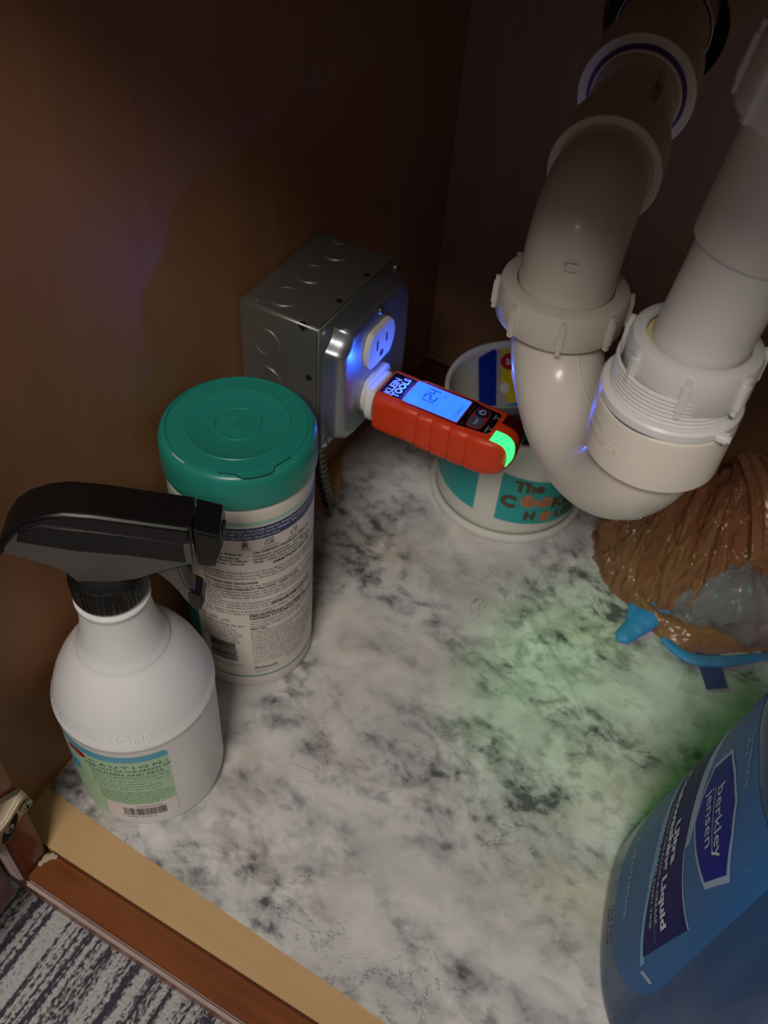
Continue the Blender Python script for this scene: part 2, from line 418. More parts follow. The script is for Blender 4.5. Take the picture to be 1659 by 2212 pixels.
# soft creases raised in the liner
def crease(p, q, wdt, h):
    p, q = Vector(p), Vector(q); d = (q-p); L_ = d.length; d.normalize(); nrm = Vector((-d.y, d.x)); V = []; F = []
    nu, nv = 26, 9
    for i in range(nu):
        t = i/(nu-1); env = math.sin(PI*t)**.7
        for j in range(nv):
            s = j/(nv-1)*2-1; bend = 4*math.sin(t*3.1)
            c = p+d*(L_*t)+nrm*(s*wdt*env*(1 if s < 0 else .35)+bend)
            prof = (1-abs(s))**1.4
            V.append((c.x, c.y, .86+h*env*prof))
    for i in range(nu-1):
        for j in range(nv-1): F.append((i*nv+j, (i+1)*nv+j, (i+1)*nv+j+1, i*nv+j+1))
    return V, F
for p_, q_, w_, h_ in (((218, -262), (300, -330), 9, 1.8), ((150, -300), (262, -345), 7, 1.0), ((230, -380), (300, -395), 8, .9), ((205, -395), (265, -430), 6, .8), ((285, -345), (330, -330), 8, 1.3)):
    V, F = crease(p_, q_, w_*1.5, h_*.6); link_mesh('crease', V, F, M_marble, lin_o, smooth=True)

# rug in front
rug = thing('striped_rug', 'grey and white striped woven rug in front of the cabinet', 'rug', (-100, -900, -122))
V = []; F = []; nx, ny = 120, 40
for j in range(ny):
    for i in range(nx):
        x = -520+i*(1020/(nx-1)); y = -1500+j*(930/(ny-1))
        V.append((x, y, -114+1.2*noise.noise(Vector((x*.01, y*.01, 0)))))
for j in range(ny-1):
    for i in range(nx-1): F.append((j*nx+i, j*nx+i+1, (j+1)*nx+i+1, (j+1)*nx+i))
link_mesh('pile', V, F, rug_mat(), rug, smooth=True)
box('backing', (-521, -1501, -121.6), (501, -569, -116), mat('rug_backing', srgb(90, 88, 92), .9), rug)

# cabinet door standing open at the left, and its hinge
door = structure(box('door_1', (2, -1040, -30), (21, -626.5, 640), M_door, bev=2.0), 'dark cherry cabinet door standing open at the left edge')
hp = [(-600.9, 87.5), (-599.7, 80.1), (-597.6, 65.7), (-606.8, 65.1), (-612.7, 64.3), (-619.1, 56.0), (-626.0, 57.2), (-630, 66), (-630, 97), (-616, 97), (-608, 92)]
mx = lambda y, z, h: (31.2+h, y, z)
rim = hp; hole = [(-610.4, 77.7), (-609.1, 71.0), (-611.5, 66.4), (-616.8, 61.0), (-621.3, 58.1), (-625.8, 60.8), (-622.4, 68.0), (-615.1, 79.9)]
hinge = prism('hinge_plate', rim, 0, 3.0, mx, M_nick, door, bev=1.2, label='nickel hinge plate')
prism('slot', smooth_poly(hole, 1), 2.6, 3.15, mx, M_hole, hinge, label='dark slot in the hinge plate')
prism('raised_rib', [(-601.5, 88.5), (-600.4, 84), (-609, 80.5), (-620, 74), (-629, 72), (-629, 79), (-617, 82), (-608, 87)], 2.8, 6.0, mx, M_nick, hinge, bev=1.4)
def screw(name, c, ax, r, parent, m=M_screw, h=1.6, cross=True):
    o = lathe(name, c, ax, [(r, 0), (r, h*.45), (r*.82, h*.85), (r*.4, h), (0.01, h)], m, parent, n=20, label=None)
    if cross:
        x, y, z = frame(ax); bm = bmesh.new()
        for d, e in ((x, y), (y, x)):
            q = [Vector(c)+z*(h+.06)+d*(sx*r*.6)+e*(sy*r*.13) for sx, sy in ((-1, -1), (1, -1), (1, 1), (-1, 1))]
            bm.faces.new([bm.verts.new(v) for v in q])
        bm_obj('driver_slot', bm, M_hole, o)
    return o
screw('screw', (34.0, -603.2, 72.3), (1, 0, .0), 4.2, door, M_nick, 2.2)
screw('screw', (34.2, -617.5, 68.5), (1, 0, 0), 3.2, door, M_nick, 1.6)
box('hinge_arm', (24, -640, 58), (35, -626, 98), M_nick, door, bev=2)

# ================================================================== electrical box
YF, ZT, D, B = -324.8, 253.2, 63.2, 101.6
YB = YF+B; ZB = ZT-B; YC = (YF+YB)/2
eb = thing('electrical_box', 'grey steel junction box with raised outlet cover screwed to the left wall', 'electrical box', (D/2, YC, ZB))
bm = bmesh.new(); add_box(bm, .2, YF, ZB, D-.4, YB, ZT, 2.6, 3); bm_obj('box_body', bm, M_galv, eb, ang=40)
def disc_on(name, c, ax, r, ring=.6, m=M_galv, gap=None, th=.5):
    # knockout: shallow raised disc with an incised ring
    pr = [(r+ring, .02), (r+ring*.8, .28), (r+.15, .32), (r, .05), (r-.3, .05), (r-.6, th), (.01, th)]
    return lathe(name, c, ax, pr, m, eb, n=40, ang=30)
for y in (-306.5, -275, -242): disc_on('knockout', (25, y, ZT), (0, 0, 1), 10.6)
for z in (228, 197, 170): disc_on('knockout', (22, YF, z), (0, -1, 0), 10.6)
for y in (-254.5, -290.5):
    lathe('screw_hole', (56, y, ZT+.05), (0, 0, 1), [(2.3, 0), (2.3, .12), (.01, .12)], M_hole, eb, n=18)
lathe('screw_hole', (54.6, YF-.05, 212.6), (0, -1, 0), [(2.4, 0), (2.4, .12), (.01, .12)], M_hole, eb, n=18)
prism('notch', [(-3.5, 0), (0, -4.2), (3.5, 0)], 0, .3, lambda u, v, h: (50+u, YF-.1-h, ZT-1.2+v), M_hole, eb, label='dark notch in the top edge')
prism('notch', [(-3.0, 0), (-1, 2.5), (3.0, 0)], 0, .3, lambda u, v, h: (50+u, YF+.8+v, ZT-.15+h), M_hole, eb, label='dark notch in the top edge')
for (x, y) in ((10, YF+6), (14, YB-6)):
    prism('tab', rrect(7, 3, 1.2), 0, .7, lambda u, v, h, x=x, y=y: (x+u, y+v*.8, ZT+h), M_galv, eb, bev=.4)
# cover: flange plate, then a raised field with stepped corners
e = lambda u, v, h: (D+h, YC+u, (ZT+ZB)/2+v)
cover = prism('cover_plate', rrect(B+.8, B+.8, 7), 0, 2.0, e, M_cover, eb, bev=.6)
h2 = B/2-1.5
cross = [(-h2+13, h2), (h2-9, h2), (h2-8, h2-7), (h2, h2-9), (h2, -h2+7), (h2-7, -h2), (-h2+11, -h2), (-h2+9, -h2+7), (-h2, -h2+9), (-h2, h2-18), (-h2+1, h2-15), (-h2+7, h2-11), (-h2+10, h2-7)]
cross = smooth_poly(cross, 2)
def shrink(P, k): return [(x*k, y*k) for x, y in P]
V = []; F = []
levels = [(1.0, 1.6), (.99, 4), (.975, 8.0), (.955, 11.0), (.925, 13.2), (.89, 14.4), (.85, 14.7)]
n = len(cross)
for k, h in levels:
    for (u, v) in cross:
        s = k if True else 1
        V.append(e(u*s, v*s, h))
for i in range(len(levels)-1):
    for j in range(n): F.append((i*n+j, i*n+(j+1) % n, (i+1)*n+(j+1) % n, (i+1)*n+j))
F.append(tuple(range((len(levels)-1)*n, len(levels)*n)))
link_mesh('raised_cover', V, F, M_cover, eb, ang=50)
XF = D+14.7
screw('screw', (D+1.8, YC-h2+3.6, ZB+5), (1, 0, 0), 3.6, eb)
screw('screw', (D+1.8, YC+h2-3.6, ZT-5), (1, 0, 0), 3.6, eb)
screw('screw', (XF, YC+1, ZT-8.5), (1, 0, 0), 3.2, eb)
YO = -276.0
def outlet(z, full=True):
    P = []
    R_, hh = 17.6, 14.4
    for k in range(48):
        a = 2*PI*k/48; u, v = R_*1.08*math.cos(a), R_*1.08*math.sin(a)
        P.append((u, max(-hh, min(hh, v))))
    Q = []
    for q in P:
        if not Q or (abs(q[0]-Q[-1][0])+abs(q[1]-Q[-1][1])) > .05: Q.append(q)
    o = prism('receptacle', Q, 0, 4.4, lambda u, v, h: (XF-.4+h, YO+u, z+v), M_outlet, eb, bev=1.0, seg=3)
    if full:
        for (u, v, a, b) in ((-6.4, 2, 1.1, 4.2), (6.4, 2, 1.1, 3.4)):
            prism('slot', rrect(a*2, b*2, .5, 2), 0, .12, lambda U, W_, h, u=u, v=v: (XF+4.0+h, YO+u+U, z+v+W_), mat('slot_grey', srgb(60, 60, 66), .7), o)
        prism('slot', [(2.6*math.cos(t*PI/8), -7.2+2.6*math.sin(t*PI/8)) for t in range(16)], 0, .12, lambda U, W_, h: (XF+4.0+h, YO+U, z+W_), mat('slot_grey', srgb(60, 60, 66), .7), o)
    return o
outlet(221.0); outlet(182.0, False)

# armoured cable dropping out of the box
cab = thing('armoured_cable', 'flexible spiral metal cable running from the steel box down to the floor', 'cable', (26, -243, 0))
cab_path = [Vector((24.5, -264, 151.8)), Vector((24.5, -262, 100)), Vector((24.5, -256, 50)), Vector((26, -243, -1))]
def cr(P, n):
    out = []
    for i in range(n):
        t = i/(n-1)*(len(P)-1); k = min(int(t), len(P)-2); u = t-k
        p0 = P[max(k-1, 0)]; p1 = P[k]; p2 = P[k+1]; p3 = P[min(k+2, len(P)-1)]
        out.append(.5*((2*p1)+(p2-p0)*u+(2*p0-5*p1+4*p2-p3)*u*u+(3*p1-p0-3*p2+p3)*u**3))
    return out
path = cr(cab_path, 300)
V, F = [], []
nn = 20; turns = 22
for i, p in enumerate(path):
    for k in range(nn):
        a = 2*PI*k/nn; ph = (i/299*turns + k/nn) % 1
        r = 3.6+2.2*(math.sin(PI*ph)**.7)
        V.append(p+Vector((r*math.cos(a), r*math.sin(a), 0)))
for i in range(299):
    for k in range(nn): F.append((i*nn+k, i*nn+(k+1) % nn, (i+1)*nn+(k+1) % nn, (i+1)*nn+k))
link_mesh('spiral_sheath', V, F, mat('cable_steel', srgb(120, 116, 110), .35, 1., var=.2), cab, smooth=True)
lathe('connector', (24.5, -264, 143), (0, 0, 1), [(7.6, 0), (8.2, 1), (8.2, 8.4), (.1, 8.4)], M_galv, cab, n=24)

# ================================================================== circuit tester
X0, X1 = 88.0, 189.0; TY = -279.0; HB = 19.3; ZTp, ZBt = 193.5, 161.0
te = thing('circuit_tester', 'orange circuit tester with glowing blue screen plugged into the lower outlet', 'tester', (138, TY, ZBt))
# body: rounded sections swept along x
def section(hw, zt, zb, r, rt):
    P = []
    for (sy, z, rr, a0) in ((1, zt, rt, 0), (-1, zt, rt, 90), (-1, zb, r, 180), (1, zb, r, 270)):
        for k in range(7):
            a = math.radians(a0+90*k/6)
            P.append((sy*(hw-rr)+rr*math.cos(a), (z-rr if z == zt else z+rr)+rr*math.sin(a)))
    return P
secs = [(0, 16.0, -2.0, 2), (1.2, 18.3, -.3, .4), (4, 18.9, 0, 0), (14, 18.9, 0, 0), (24, 18.2, 0, 0), (32, 18.6, 0, .2), (33, 18.0, 0, .4), (34.2, 18.0, 0, .4), (35, 19.4, 0, 0),
        (44, 19.7, 0, 0), (45, 19.0, 0, .4), (46.4, 19.0, 0, .4), (47.2, 20.0, 0, 0), (57, 20.0, 0, 0), (58, 19.3, 0, .4), (59.4, 19.3, 0, .4), (60.2, 20.1, 0, 0), (70, 20.0, 0, 0), (71, 19.3, 0, .4), (72.4, 19.3, 0, .4), (73.2, 19.9, 0, 0), (82, 19.6, 0, 0),
        (88, 18.8, 0, .6), (93, 17.2, -.6, 1.6), (97, 14.6, -2, 3.4), (99.6, 11.5, -4.2, 6), (101, 8, -7, 9)]
V, F = [], []
for (dx, hw, dt, db) in secs:
    P = section(hw, ZTp+dt, ZBt+db, min(8, hw*.8), min(5.5, hw*.6))
    for (u, z) in P: V.append((X0+dx, TY+u, z))
n = 28
for i in range(len(secs)-1):
    for k in range(n): F.append((i*n+k, i*n+(k+1) % n, (i+1)*n+(k+1) % n, (i+1)*n+k))
F.append(tuple(range(n))); F.append(tuple(range((len(secs)-1)*n, len(secs)*n)))
link_mesh('grip_body', V, F, M_orange, te, ang=38)
# mould seam along the sides
for s in (-1, 1):
    V, F = tube_data([(X0+dx, TY+s*(hw-.05), ZBt+11-.03*dx) for dx, hw, _, _ in secs[9:24]], .28, 6); link_mesh('mould_seam', V, F, M_groove, te)
# raised bezel rim and faceplate
TX = lambda u, v, h: (u, TY+v, ZTp+h)
plate = [(89.6, -12.6), (89.6, 12.6), (107, 12.6), (113, 15.0), (150, 15.3), (158, 13.5), (170.3, 13.0), (172.2, 10.5), (172.2, -9.0), (170.3, -12.2), (158, -13.5), (150, -14.6), (113, -14.4), (107, -12.6)]
prism('faceplate', plate[::-1], .0, .5, TX, M_panel, te, bev=.2, label='black glossy faceplate')
edge_path = [Vector(TX(u, v, .3)) for u, v in plate+plate[:2]]
V, F = tube_data(edge_path, .55, 8, caps=False); link_mesh('faceplate_rim', V, F, M_orange, te)
scr = prism('screen', rrect(41, 24.6, 1.2, 3, 128.4, -.2)[::1], .4, .95, TX, M_lcd, te, label='backlit blue screen')
V, F = tube_data([Vector(TX(u, v, .9)) for u, v in rrect(42, 25.6, 1.4, 3, 128.4, -.2)+rrect(42, 25.6, 1.4, 3, 128.4, -.2)[:2]], .5, 8, caps=False)
link_mesh('screen_rim', V, F, M_groove, te)
# map for writing on the face: text x runs to +y, text y runs to -x
def face_map(x0, y0, h=1.02): return lambda u, v: (x0-v, TY+y0+u, ZTp+h)
def seg_digit(ch, x0, y0, hgt, wid, t=1.0):
    segs = {'1': 'bc', '2': 'abged', '4': 'fgbc'}[ch]; R_ = []
    g = .25
    tb = {'a': (g, hgt-t, wid-g, hgt), 'g': (g, hgt/2-t/2, wid-g, hgt/2+t/2), 'd': (g, 0, wid-g, t), 'f': (0, hgt/2+g, t, hgt-g), 'e': (0, g, t, hgt/2-g), 'b': (wid-t, hgt/2+g, wid, hgt-g), 'c': (wid-t, g, wid, hgt/2-g)}
    for s in segs: R_.append(tb[s])
    return R_
for i, ch in enumerate('124'):
    bars('digit', seg_digit(ch, 0, 0, 9.5, 4.8, .95), face_map(127.5, -8.0+i*6.3), M_digit, scr)
text('screen_lettering', 'VAC', 2.4, face_map(132.2, 4.6), M_digit, scr)
text('screen_lettering', 'CORRECT', 3.1, face_map(146.6, -8.4), M_digit, scr, sx=1.0)
text('brand_lettering', 'KLEIN', 7.0, face_map(97.6, -11.6, .56), M_print, te, bold=.03, sx=1.02, label='pale grey brand lettering')
text('brand_lettering', 'TOOLS', 7.0, face_map(103.4, -11.6, .56), M_print, te, bold=.03, sx=.98, label='pale grey brand lettering')
text('model_lettering', 'RT250 RECEPTACLE TESTER', 1.7, face_map(106.1, -11.2, .56), M_ink2, te)
text('button_lettering', 'HOLD / LIGHT', 1.7, face_map(152.4, .5, .56), M_ink2, te)
text('button_lettering', 'GFCI', 1.7, face_map(152.6, -12, .56), M_ink2, te)
ring = smooth_poly([(154, -10), (154, 9), (157, 11), (162, 11), (165.5, 8), (165.5, -8), (163, -11), (157, -11.5)], 1)
prism('button_surround', ring[::-1], .5, .95, TX, M_groove, te, bev=.3, label='orange button surround')
b1 = prism('button', smooth_poly([(155, -9.2), (155, .2), (164.4, .2), (164.4, -7.8), (162, -10), (157.5, -10.4)], 1)[::-1], .9, 1.7, TX, M_btn, te, bev=.4, label='grey test button')
b2_ = prism('button', smooth_poly([(155, 1.0), (155, 8.2), (157.5, 10), (162, 10), (164.6, 7.2), (164.6, 1.0)], 1)[::-1], .9, 1.7, TX, M_btn2, te, bev=.4, label='navy power button')
text('button_lettering', 'TEST', 3.0, face_map(161.0, -8.4, 1.78), M_print, b1)
V = []; F = []
pw = [(2.1*math.sin(a), 2.1*math.cos(a)) for a in lin(.5, 2*PI-.5, 24)]
fm = face_map(159.8, 5.4, 1.78)
V, F = tube_data([Vector(fm(u, v)) for u, v in pw], .28, 5); link_mesh('power_symbol', V, F, M_print, b2_)
V, F = tube_data([Vector(fm(0, .6)), Vector(fm(0, 2.9))], .28, 5); link_mesh('power_symbol', V, F, M_print, b2_)
text('indicator_lettering', 'CORRECT', 1.7, face_map(169.2, -11, .56), M_print, te)
text('indicator_lettering', 'FAULT', 1.7, face_map(169.2, 4.4, .56), M_print, te)
for yy in (-6.2, 6.8): bars('indicator_tick', [(yy, 0, yy+.5, 2)], face_map(172, 0, .56), M_print, te)
# indicator windows wrapping over the end
def led(y0, y1, m, label, name):
    V = []; F = []
    prof = [(174.3, 0.35), (180.5, .2), (184.6, -1.2), (187.6, -4.2), (189.0, -8), (189.5, -13), (189.2, -18)]
    for (x, dz) in prof:
        for yy, sk in ((y0, 1), ((y0+y1)/2, 0), (y1, 1)):
            k = max(0, min(1, (x-178)/12)); inw = .0 if abs(yy) < 11 else 1
            t = yy*(1-.10*k)
            V.append((x+.55-.012*abs(t)**1.7*k, TY+t, ZTp+dz+.15))
    for i in range(len(prof)-1):
        for j in range(2): F.append((i*3+j, i*3+j+1, (i+1)*3+j+1, (i+1)*3+j))
    bm = bmesh.new(); vs = [bm.verts.new(v) for v in V]
    for f in F: bm.faces.new([vs[i] for i in f])
    r = bmesh.ops.extrude_face_region(bm, geom=bm.faces[:])
    for g in r['geom']:
        if isinstance(g, bmesh.types.BMVert): g.co += Vector((-.9, 0, -.9))
    return bm_obj(name, bm, m, te, ang=50, label=label)
led(-15.0, -4.6, M_green, 'lit green indicator window', 'indicator_lens')
led(4.2, 14.5, M_redled, 'unlit dark red indicator window', 'indicator_lens')
# the indicator's own light
l = bpy.data.lights.new('green_indicator_glow', 'SPOT'); l.energy = .32; l.color = (.06, 1.0, .18); l.spot_size = math.radians(92); l.spot_blend = 1.0; l.shadow_soft_size = .001
lo = bpy.data.objects.new('green_indicator_glow', l); C.objects.link(lo); lo.location = (.1925, -.289, .182)
lo.rotation_euler = (Vector((.335, -.305, 0))-Vector(lo.location)).to_track_quat('-Z', 'Y').to_euler()
l2 = bpy.data.lights.new('screen_glow', 'POINT'); l2.energy = .075; l2.color = (.03, .12, 1.0); l2.shadow_soft_size = .0008
lo2 = bpy.data.objects.new('screen_glow', l2); C.objects.link(lo2); lo2.location = (.110, -.279, .2035)
# plug hub
prism('plug_collar', [( (17.6*1.05*math.cos(2*PI*k/40)), max(-14, min(14, 17.6*1.05*math.sin(2*PI*k/40)))) for k in range(40) if True], 0, 5.0, lambda u, v, h: (XF+4.2+h, TY+.5+u, 178.5+v), M_outlet, te, bev=.8, label='white plug collar')

# ================================================================== wipes canister
CX, CY, CR = 49.6, -396.5, 48.3
can = thing('wipes_canister', 'tall white wipes canister with a teal flip lid beside the spray bottle', 'canister', (CX, CY, .9))
rb = lambda z: 45.12+1.4*min(1, max(0, (z-12)/176))
lathe('canister_body', (CX, CY, 0), (0, 0, 1), [(.01, .9), (40, .9), (43.5, 1.6), (44.7, 4.5), (45, 12), (46.4, 188), (46.4, 196), (45.4, 200), (.01, 200)], M_can, can, n=96)
lid = lathe('lid', (CX, CY, 0), (0, 0, 1), [(44, 198), (47.7, 198.0), (48.1, 199), (48.3, 203), (48.3, 215), (47.8, 219.4), (46.4, 222.4), (44.2, 224), (43.2, 224.2), (42.9, 223.3), (42.4, 223.3), (42.0, 224.1), (31.8, 224.1), (31.3, 224.5), (30.6, 224.1), (14.8, 223.9), (14.4, 224.5), (13.8, 224.5), (13.4, 223.9), (.01, 223.9)], M_teal, can, n=128, label='teal flip lid')
# flap tab outline
M_tealdk = mat('teal_seam', srgb(8, 62, 56), .5)
def polar(a, r, z): a = math.radians(a); return Vector((CX+r*math.cos(a), CY+r*math.sin(a), z))
tabp = [polar(a, 43.0, 224.15) for a in range(-10, -22, -2)]+[polar(-26, 43.6, 224.3), polar(-29, 45.6, 223.3)]+[polar(a, 46.3, 222.9) for a in range(-32, -52, -3)]+[polar(-54, 45.2, 223.6), polar(-57, 43.4, 224.25), polar(-62, 43.1, 224.2), polar(-70, 43.1, 224.15)]
V, F = tube_data(tabp, .42, 8); link_mesh('flap_seam', V, F, M_tealdk, lid)
prism('flap_tab', [(43.0*math.cos(math.radians(a)), 43.0*math.sin(math.radians(a))) for a in range(-56, -26, 3)]+[(46.0*math.cos(math.radians(a)), 46.0*math.sin(math.radians(a))) for a in range(-29, -54, -3)], 0, 1.2, lambda u, v, h: (CX+u, CY+v, 222.9+h), M_teal, lid, bev=.4)
bm = bmesh.new()
for (x0, x1, y0, y1) in ((-9, -7, -5, 5), (-7, -2, 3.4, 5), (-7, -3, -.6, 1), (-1, .8, -5, 5), (.8, 5, -5, -3.4), (4.4, 6, -5, 5), (7.4, 9, -4, 4)):
    add_box(bm, CX+x0, CY+y0, 223.8, CX+x1, CY+y1, 224.5, .25, 1)
bm_obj('moulded_mark', bm, M_teal, lid, ang=30)
V, F = tube_data([polar(a, 44.5, 223.9) for a in range(-112, -96, 2)], .5, 6); link_mesh('scuff', V, F, mat('pale_scuff', srgb(190, 186, 176), .5), lid)
def cmap(a0, z0, off=.16, tilt=0.):
    def f(u, v):
        r = rb(z0+v)+off; a = math.radians(a0)+u/r; z = z0+v+tilt*u
        return (CX+r*math.cos(a), CY+r*math.sin(a), z)
    return f
def cband(name, a0, a1, z0, z1, m, off=.08, n=60, label=None, tilt=0):
    return grid_patch(name, lin(a0, a1, n), [z0, (z0+z1)/2, z1], lambda a, z: (CX+(rb(z)+off)*math.cos(math.radians(a)), CY+(rb(z)+off)*math.sin(math.radians(a)), z), m, can, label=label)
cband('front_art', -178, -104, 20, 178, M_tealprint, label='teal printed front panel')
cband('print_band', -178, 60, 182.6, 185.2, M_mint, label='thin mint printed band')
cband('print_band', -178, -100, 176, 190, M_mint, off=.1, label='mint printed patch')
cband('print_band', -104, 60, 169.8, 180.6, M_navy, label='navy printed band')
cband('print_band', -104, 60, 16.6, 18.0, M_tealprint, label='thin teal printed line')
text('band_lettering', 'Enterococcus aureus (Staph), Salmonella enterica, Streptococcus pyogenes\nRhinovirus (UTCS7 REF 12, and UTCS7 HCT), Influenza Type A Virus\n(E. coli), *Influenza Type-A Virus / Brazil Flu Virus', 2.7, cmap(-92, 177.6, .2), M_white, can, bold=.01, lead=1.15)
text('heading_lettering', 'Disinfecting Wipes in:', 2.9, cmap(-88, 155.6), M_black, can, bold=.03)
text('fine_print', 'Homes - Emergency\nRooms - Medical Offices -\nHealth Clubs - Schools', 2.9, cmap(-88, 152.2), M_black, can, bold=.015, lead=1.02)
text('heading_lettering', 'Use DISINFEX Disinfecting Wipes on:', 2.9, cmap(-48, 156.6), M_black, can, bold=.03)
text('fine_print', 'Computer keyboards - Counters\nsurfaces and sound fixtures - Showers\nWalls - Other hard, nonporous surfaces', 2.9, cmap(-48, 153.0), M_black, can, bold=.015, lead=1.02)
text('icon_lettering', 'TRAVEL', 2.0, cmap(-57, 160.6), M_black, can)
text('icon_lettering', 'ACCESSORY', 2.0, cmap(-40, 160.0), M_black, can)
text('icon_lettering', 'BATHROOMS', 2.0, cmap(-18, 159.4), M_black, can)
text('icon_lettering', 'CARS\nHOMES', 2.0, cmap(-79, 163), M_black, can)
# icons as little outline shapes
def icon(rects, a, z): bars('icon', rects, cmap(a, z), M_ink2, can)
icon([(-2, 0, 2, .35), (-2, 4.3, 2, 4.65), (-2, 0, -1.65, 4.6), (1.65, 0, 2, 4.6), (-1.3, .9, 1.3, 3.8), (-.9, 4.6, -.55, 6.4), (.55, 4.6, .9, 6.4), (-.9, 6.1, .9, 6.4), (-1.5, -.5, -1, 0), (1, -.5, 1.5, 0)], -53.5, 163)
icon([(-3, 0, 3, .35), (-3, 3.2, 3, 3.5), (-3, 0, -2.6, 3.5), (2.6, 0, 3, 3.5), (-2, .9, -.2, 1.2), (.6, .9, 2.1, 2.5), (-2, 1.9, -.2, 2.2), (-2.6, 4.1, 2.9, 4.4), (-2.2, 5.2, 2.9, 5.5), (-2.6, 4.1, -2.3, 5.2), (2.6, 4.1, 2.9, 5.5)], -34.5, 163)
icon([(-2.6, 0, -.8, .6), (-2.6, 2, -.8, 2.6), (-2.9, .5, -2.4, 2.2), (.8, .4, 2.6, 1), (.8, 2.4, 2.6, 3), (.6, .9, 1.1, 2.8), (2.4, .9, 2.9, 2.8), (-.9, 3.4, .6, 4.4), (1.6, 3.8, 2.6, 4.8)], -12, 162.6)
text('heading_lettering', 'DIRECTIONS FOR USE', 3.3, cmap(-32, 142.8), M_black, can, bold=.04)
body1 = 'It is a violation of Federal law to use this product in a manner inconsistent with its labeling. Do not\nuse as a diaper wipe or for personal cleansing. This product will not harm most surfaces. For painted\nor inconspicuous area before use. This product will not harm most varnished surfaces, test a small area'
text('fine_print', body1, 2.6, cmap(-90, 137.4), M_black, can, bold=.01, lead=1.12, res=1)
text('heading_lettering', 'TO CLEAN AND DEODORIZE:', 2.7, cmap(-90, 126.6), M_black, can, bold=.035)
text('fine_print', 'Wipe surface with wipe. Let air dry. Discard used wipe in trash. Do not flush.', 2.6, cmap(-90, 123.4), M_black, can, bold=.01, res=1)
text('heading_lettering', 'TO CLEAN AND DISINFECT/ VIRUCIDAL* DIRECTIONS:', 2.7, cmap(-90, 120.2), M_black, can, bold=.035)
text('fine_print', 'Wipe hard, nonporous surface with wipe until surface is visibly wet. Allow surface to remain wet for four\nminutes. Use additional wipes before disinfecting. Discard used wipes in trash. Do not flush. For highly\nsoiled and rinse surfaces with clean, potable water after disinfecting. Not for use on dishes, glassware\nor utensils.\nThis product is not for use on medical device surfaces, or on any surface that contacts the body.\nFor phones, computers, non-food contact surfaces: repeat above, wipe clean with a damp cloth\nand dry it to safely unlock surfaces, clean visible dirt from them first.', 2.55, cmap(-90, 117.2), M_black, can, bold=.01, lead=1.13, res=1)
text('heading_lettering', 'STORAGE AND DISPOSAL', 3.1, cmap(-35, 100.4), M_black, can, bold=.04)
text('fine_print', 'Store original container in areas inaccessible to children. Keep lid tightly closed between uses\nof this container in trash or recycle if available.', 2.6, cmap(-93, 96.2), M_black, can, bold=.01, lead=1.15, res=1)
for a in (-97, -86.5, -75):
    icon([(-3, 0, 3, .3), (-3.4, .8, 2.6, 1.1), (-2.2, 1.8, 3, 2.1), (-1.4, 2.9, .4, 3.2), (.8, 2.6, 1.2, 4.4), (1.8, 3, 3, 3.3), (2.6, 1.1, 2.9, 3.3), (-3.4, 0, -3.1, 1.1)], a, 83.4)
text('heading_lettering', 'TO OPEN PACKAGE: Flip open', 2.4, cmap(-99, 79.4), M_black, can, bold=.02)
text('fine_print', 'the lid. Remove seal from\ncanister. Find center of wipe\nroll, twist corner of wipe to a\npoint and thread through hole in\nlid. Do not push fingers through\nopening. Replace lid securely\nand pull out wipe at an angle.\nWhen finished, close lid firmly.', 2.3, cmap(-99, 76.6), M_black, can, bold=.005, lead=1.05, res=1)
rects = []; z = 0
rnd = random.Random(3)
while z < 22.5:
    t = rnd.choice([.3, .3, .6, .9]); rects.append((0, z, 19.5, z+t)); z += t+rnd.choice([.3, .3, .6])
bars('barcode', rects, cmap(-93, 36.2), M_black, can, nu=8)
text('barcode_digits', '8 50012 34571 6', 2.2, lambda u, v: cmap(-66.5, 37+u)(-v, 0), M_ink2, can)
text('fine_print', 'EPA REG. NO. 6836-340-77519\nEPA EST. NO. 77519-NJ-001', 1.9, cmap(-93, 31), M_ink2, can, lead=1.1, res=1)
text('heading_lettering', 'PRECAUTIONARY STATEMENTS:\nHAZARDS TO HUMANS AND DOMESTIC ANIMALS', 3.1, cmap(-54, 90.6), M_black, can, bold=.045, lead=1.0)
text('fine_print', 'Caution. Harmful if swallowed. Causes moderate eye irritation.\nAvoid contact with eyes or clothing. Wash thoroughly with soap\nand water after handling and before eating.', 2.3, cmap(-54, 84.2), M_black, can, bold=.008, lead=1.2, res=1)
text('heading_lettering', 'FIRST AID:', 2.5, cmap(-54, 75.6), M_black, can, bold=.04)
text('fine_print', 'If in eyes: Hold eye open and rinse slowly and gently with water\nfor 15-20 minutes. Remove contact lenses, if present, after first 5\nminutes, then continue rinsing eye.\nIf on Skin or clothing: Take off contaminated clothing. Rinse skin\nimmediately with plenty of water for 15-20 minutes. Call a poison\ncontrol center or doctor for treatment advice. Have the product\ncontainer or label with you when calling a poison control center,\nor going for treatment. For emergency medical treatment\ninformation call your local poison control center. This product\nis not to be used on dishes, glassware, or utensils. Store in a\ncool dry place away from heat. Keep from freezing.', 2.3, cmap(-54, 72.6), M_black, can, bold=.008, lead=1.2, res=1)
text('fine_print', 'Manufactured for and distributed by a household goods\ncompany. Questions or comments, call us on weekdays.\nMade in the USA with domestic and imported parts.\nNot for sale in institutions or for medical use.', 2.1, cmap(-53, 42), M_ink2, can, lead=1.2, res=1)
text('maker_lettering', 'Richmont', 4.4, cmap(-53.5, 26.6), M_ink2, can, bold=.03, shear=.3)
text('fine_print', 'distributed by R. Brands, Inc.\nMade in U.S.A.', 1.6, cmap(-53, 23.6), M_ink2, can, lead=1.0, res=1)
text('fine_print', 'Reorder item 75 wipes\n7 in x 8 in sheets\nNet wt 14.7 oz', 2.0, cmap(-22, 34), M_ink2, can, lead=1.0, res=1)

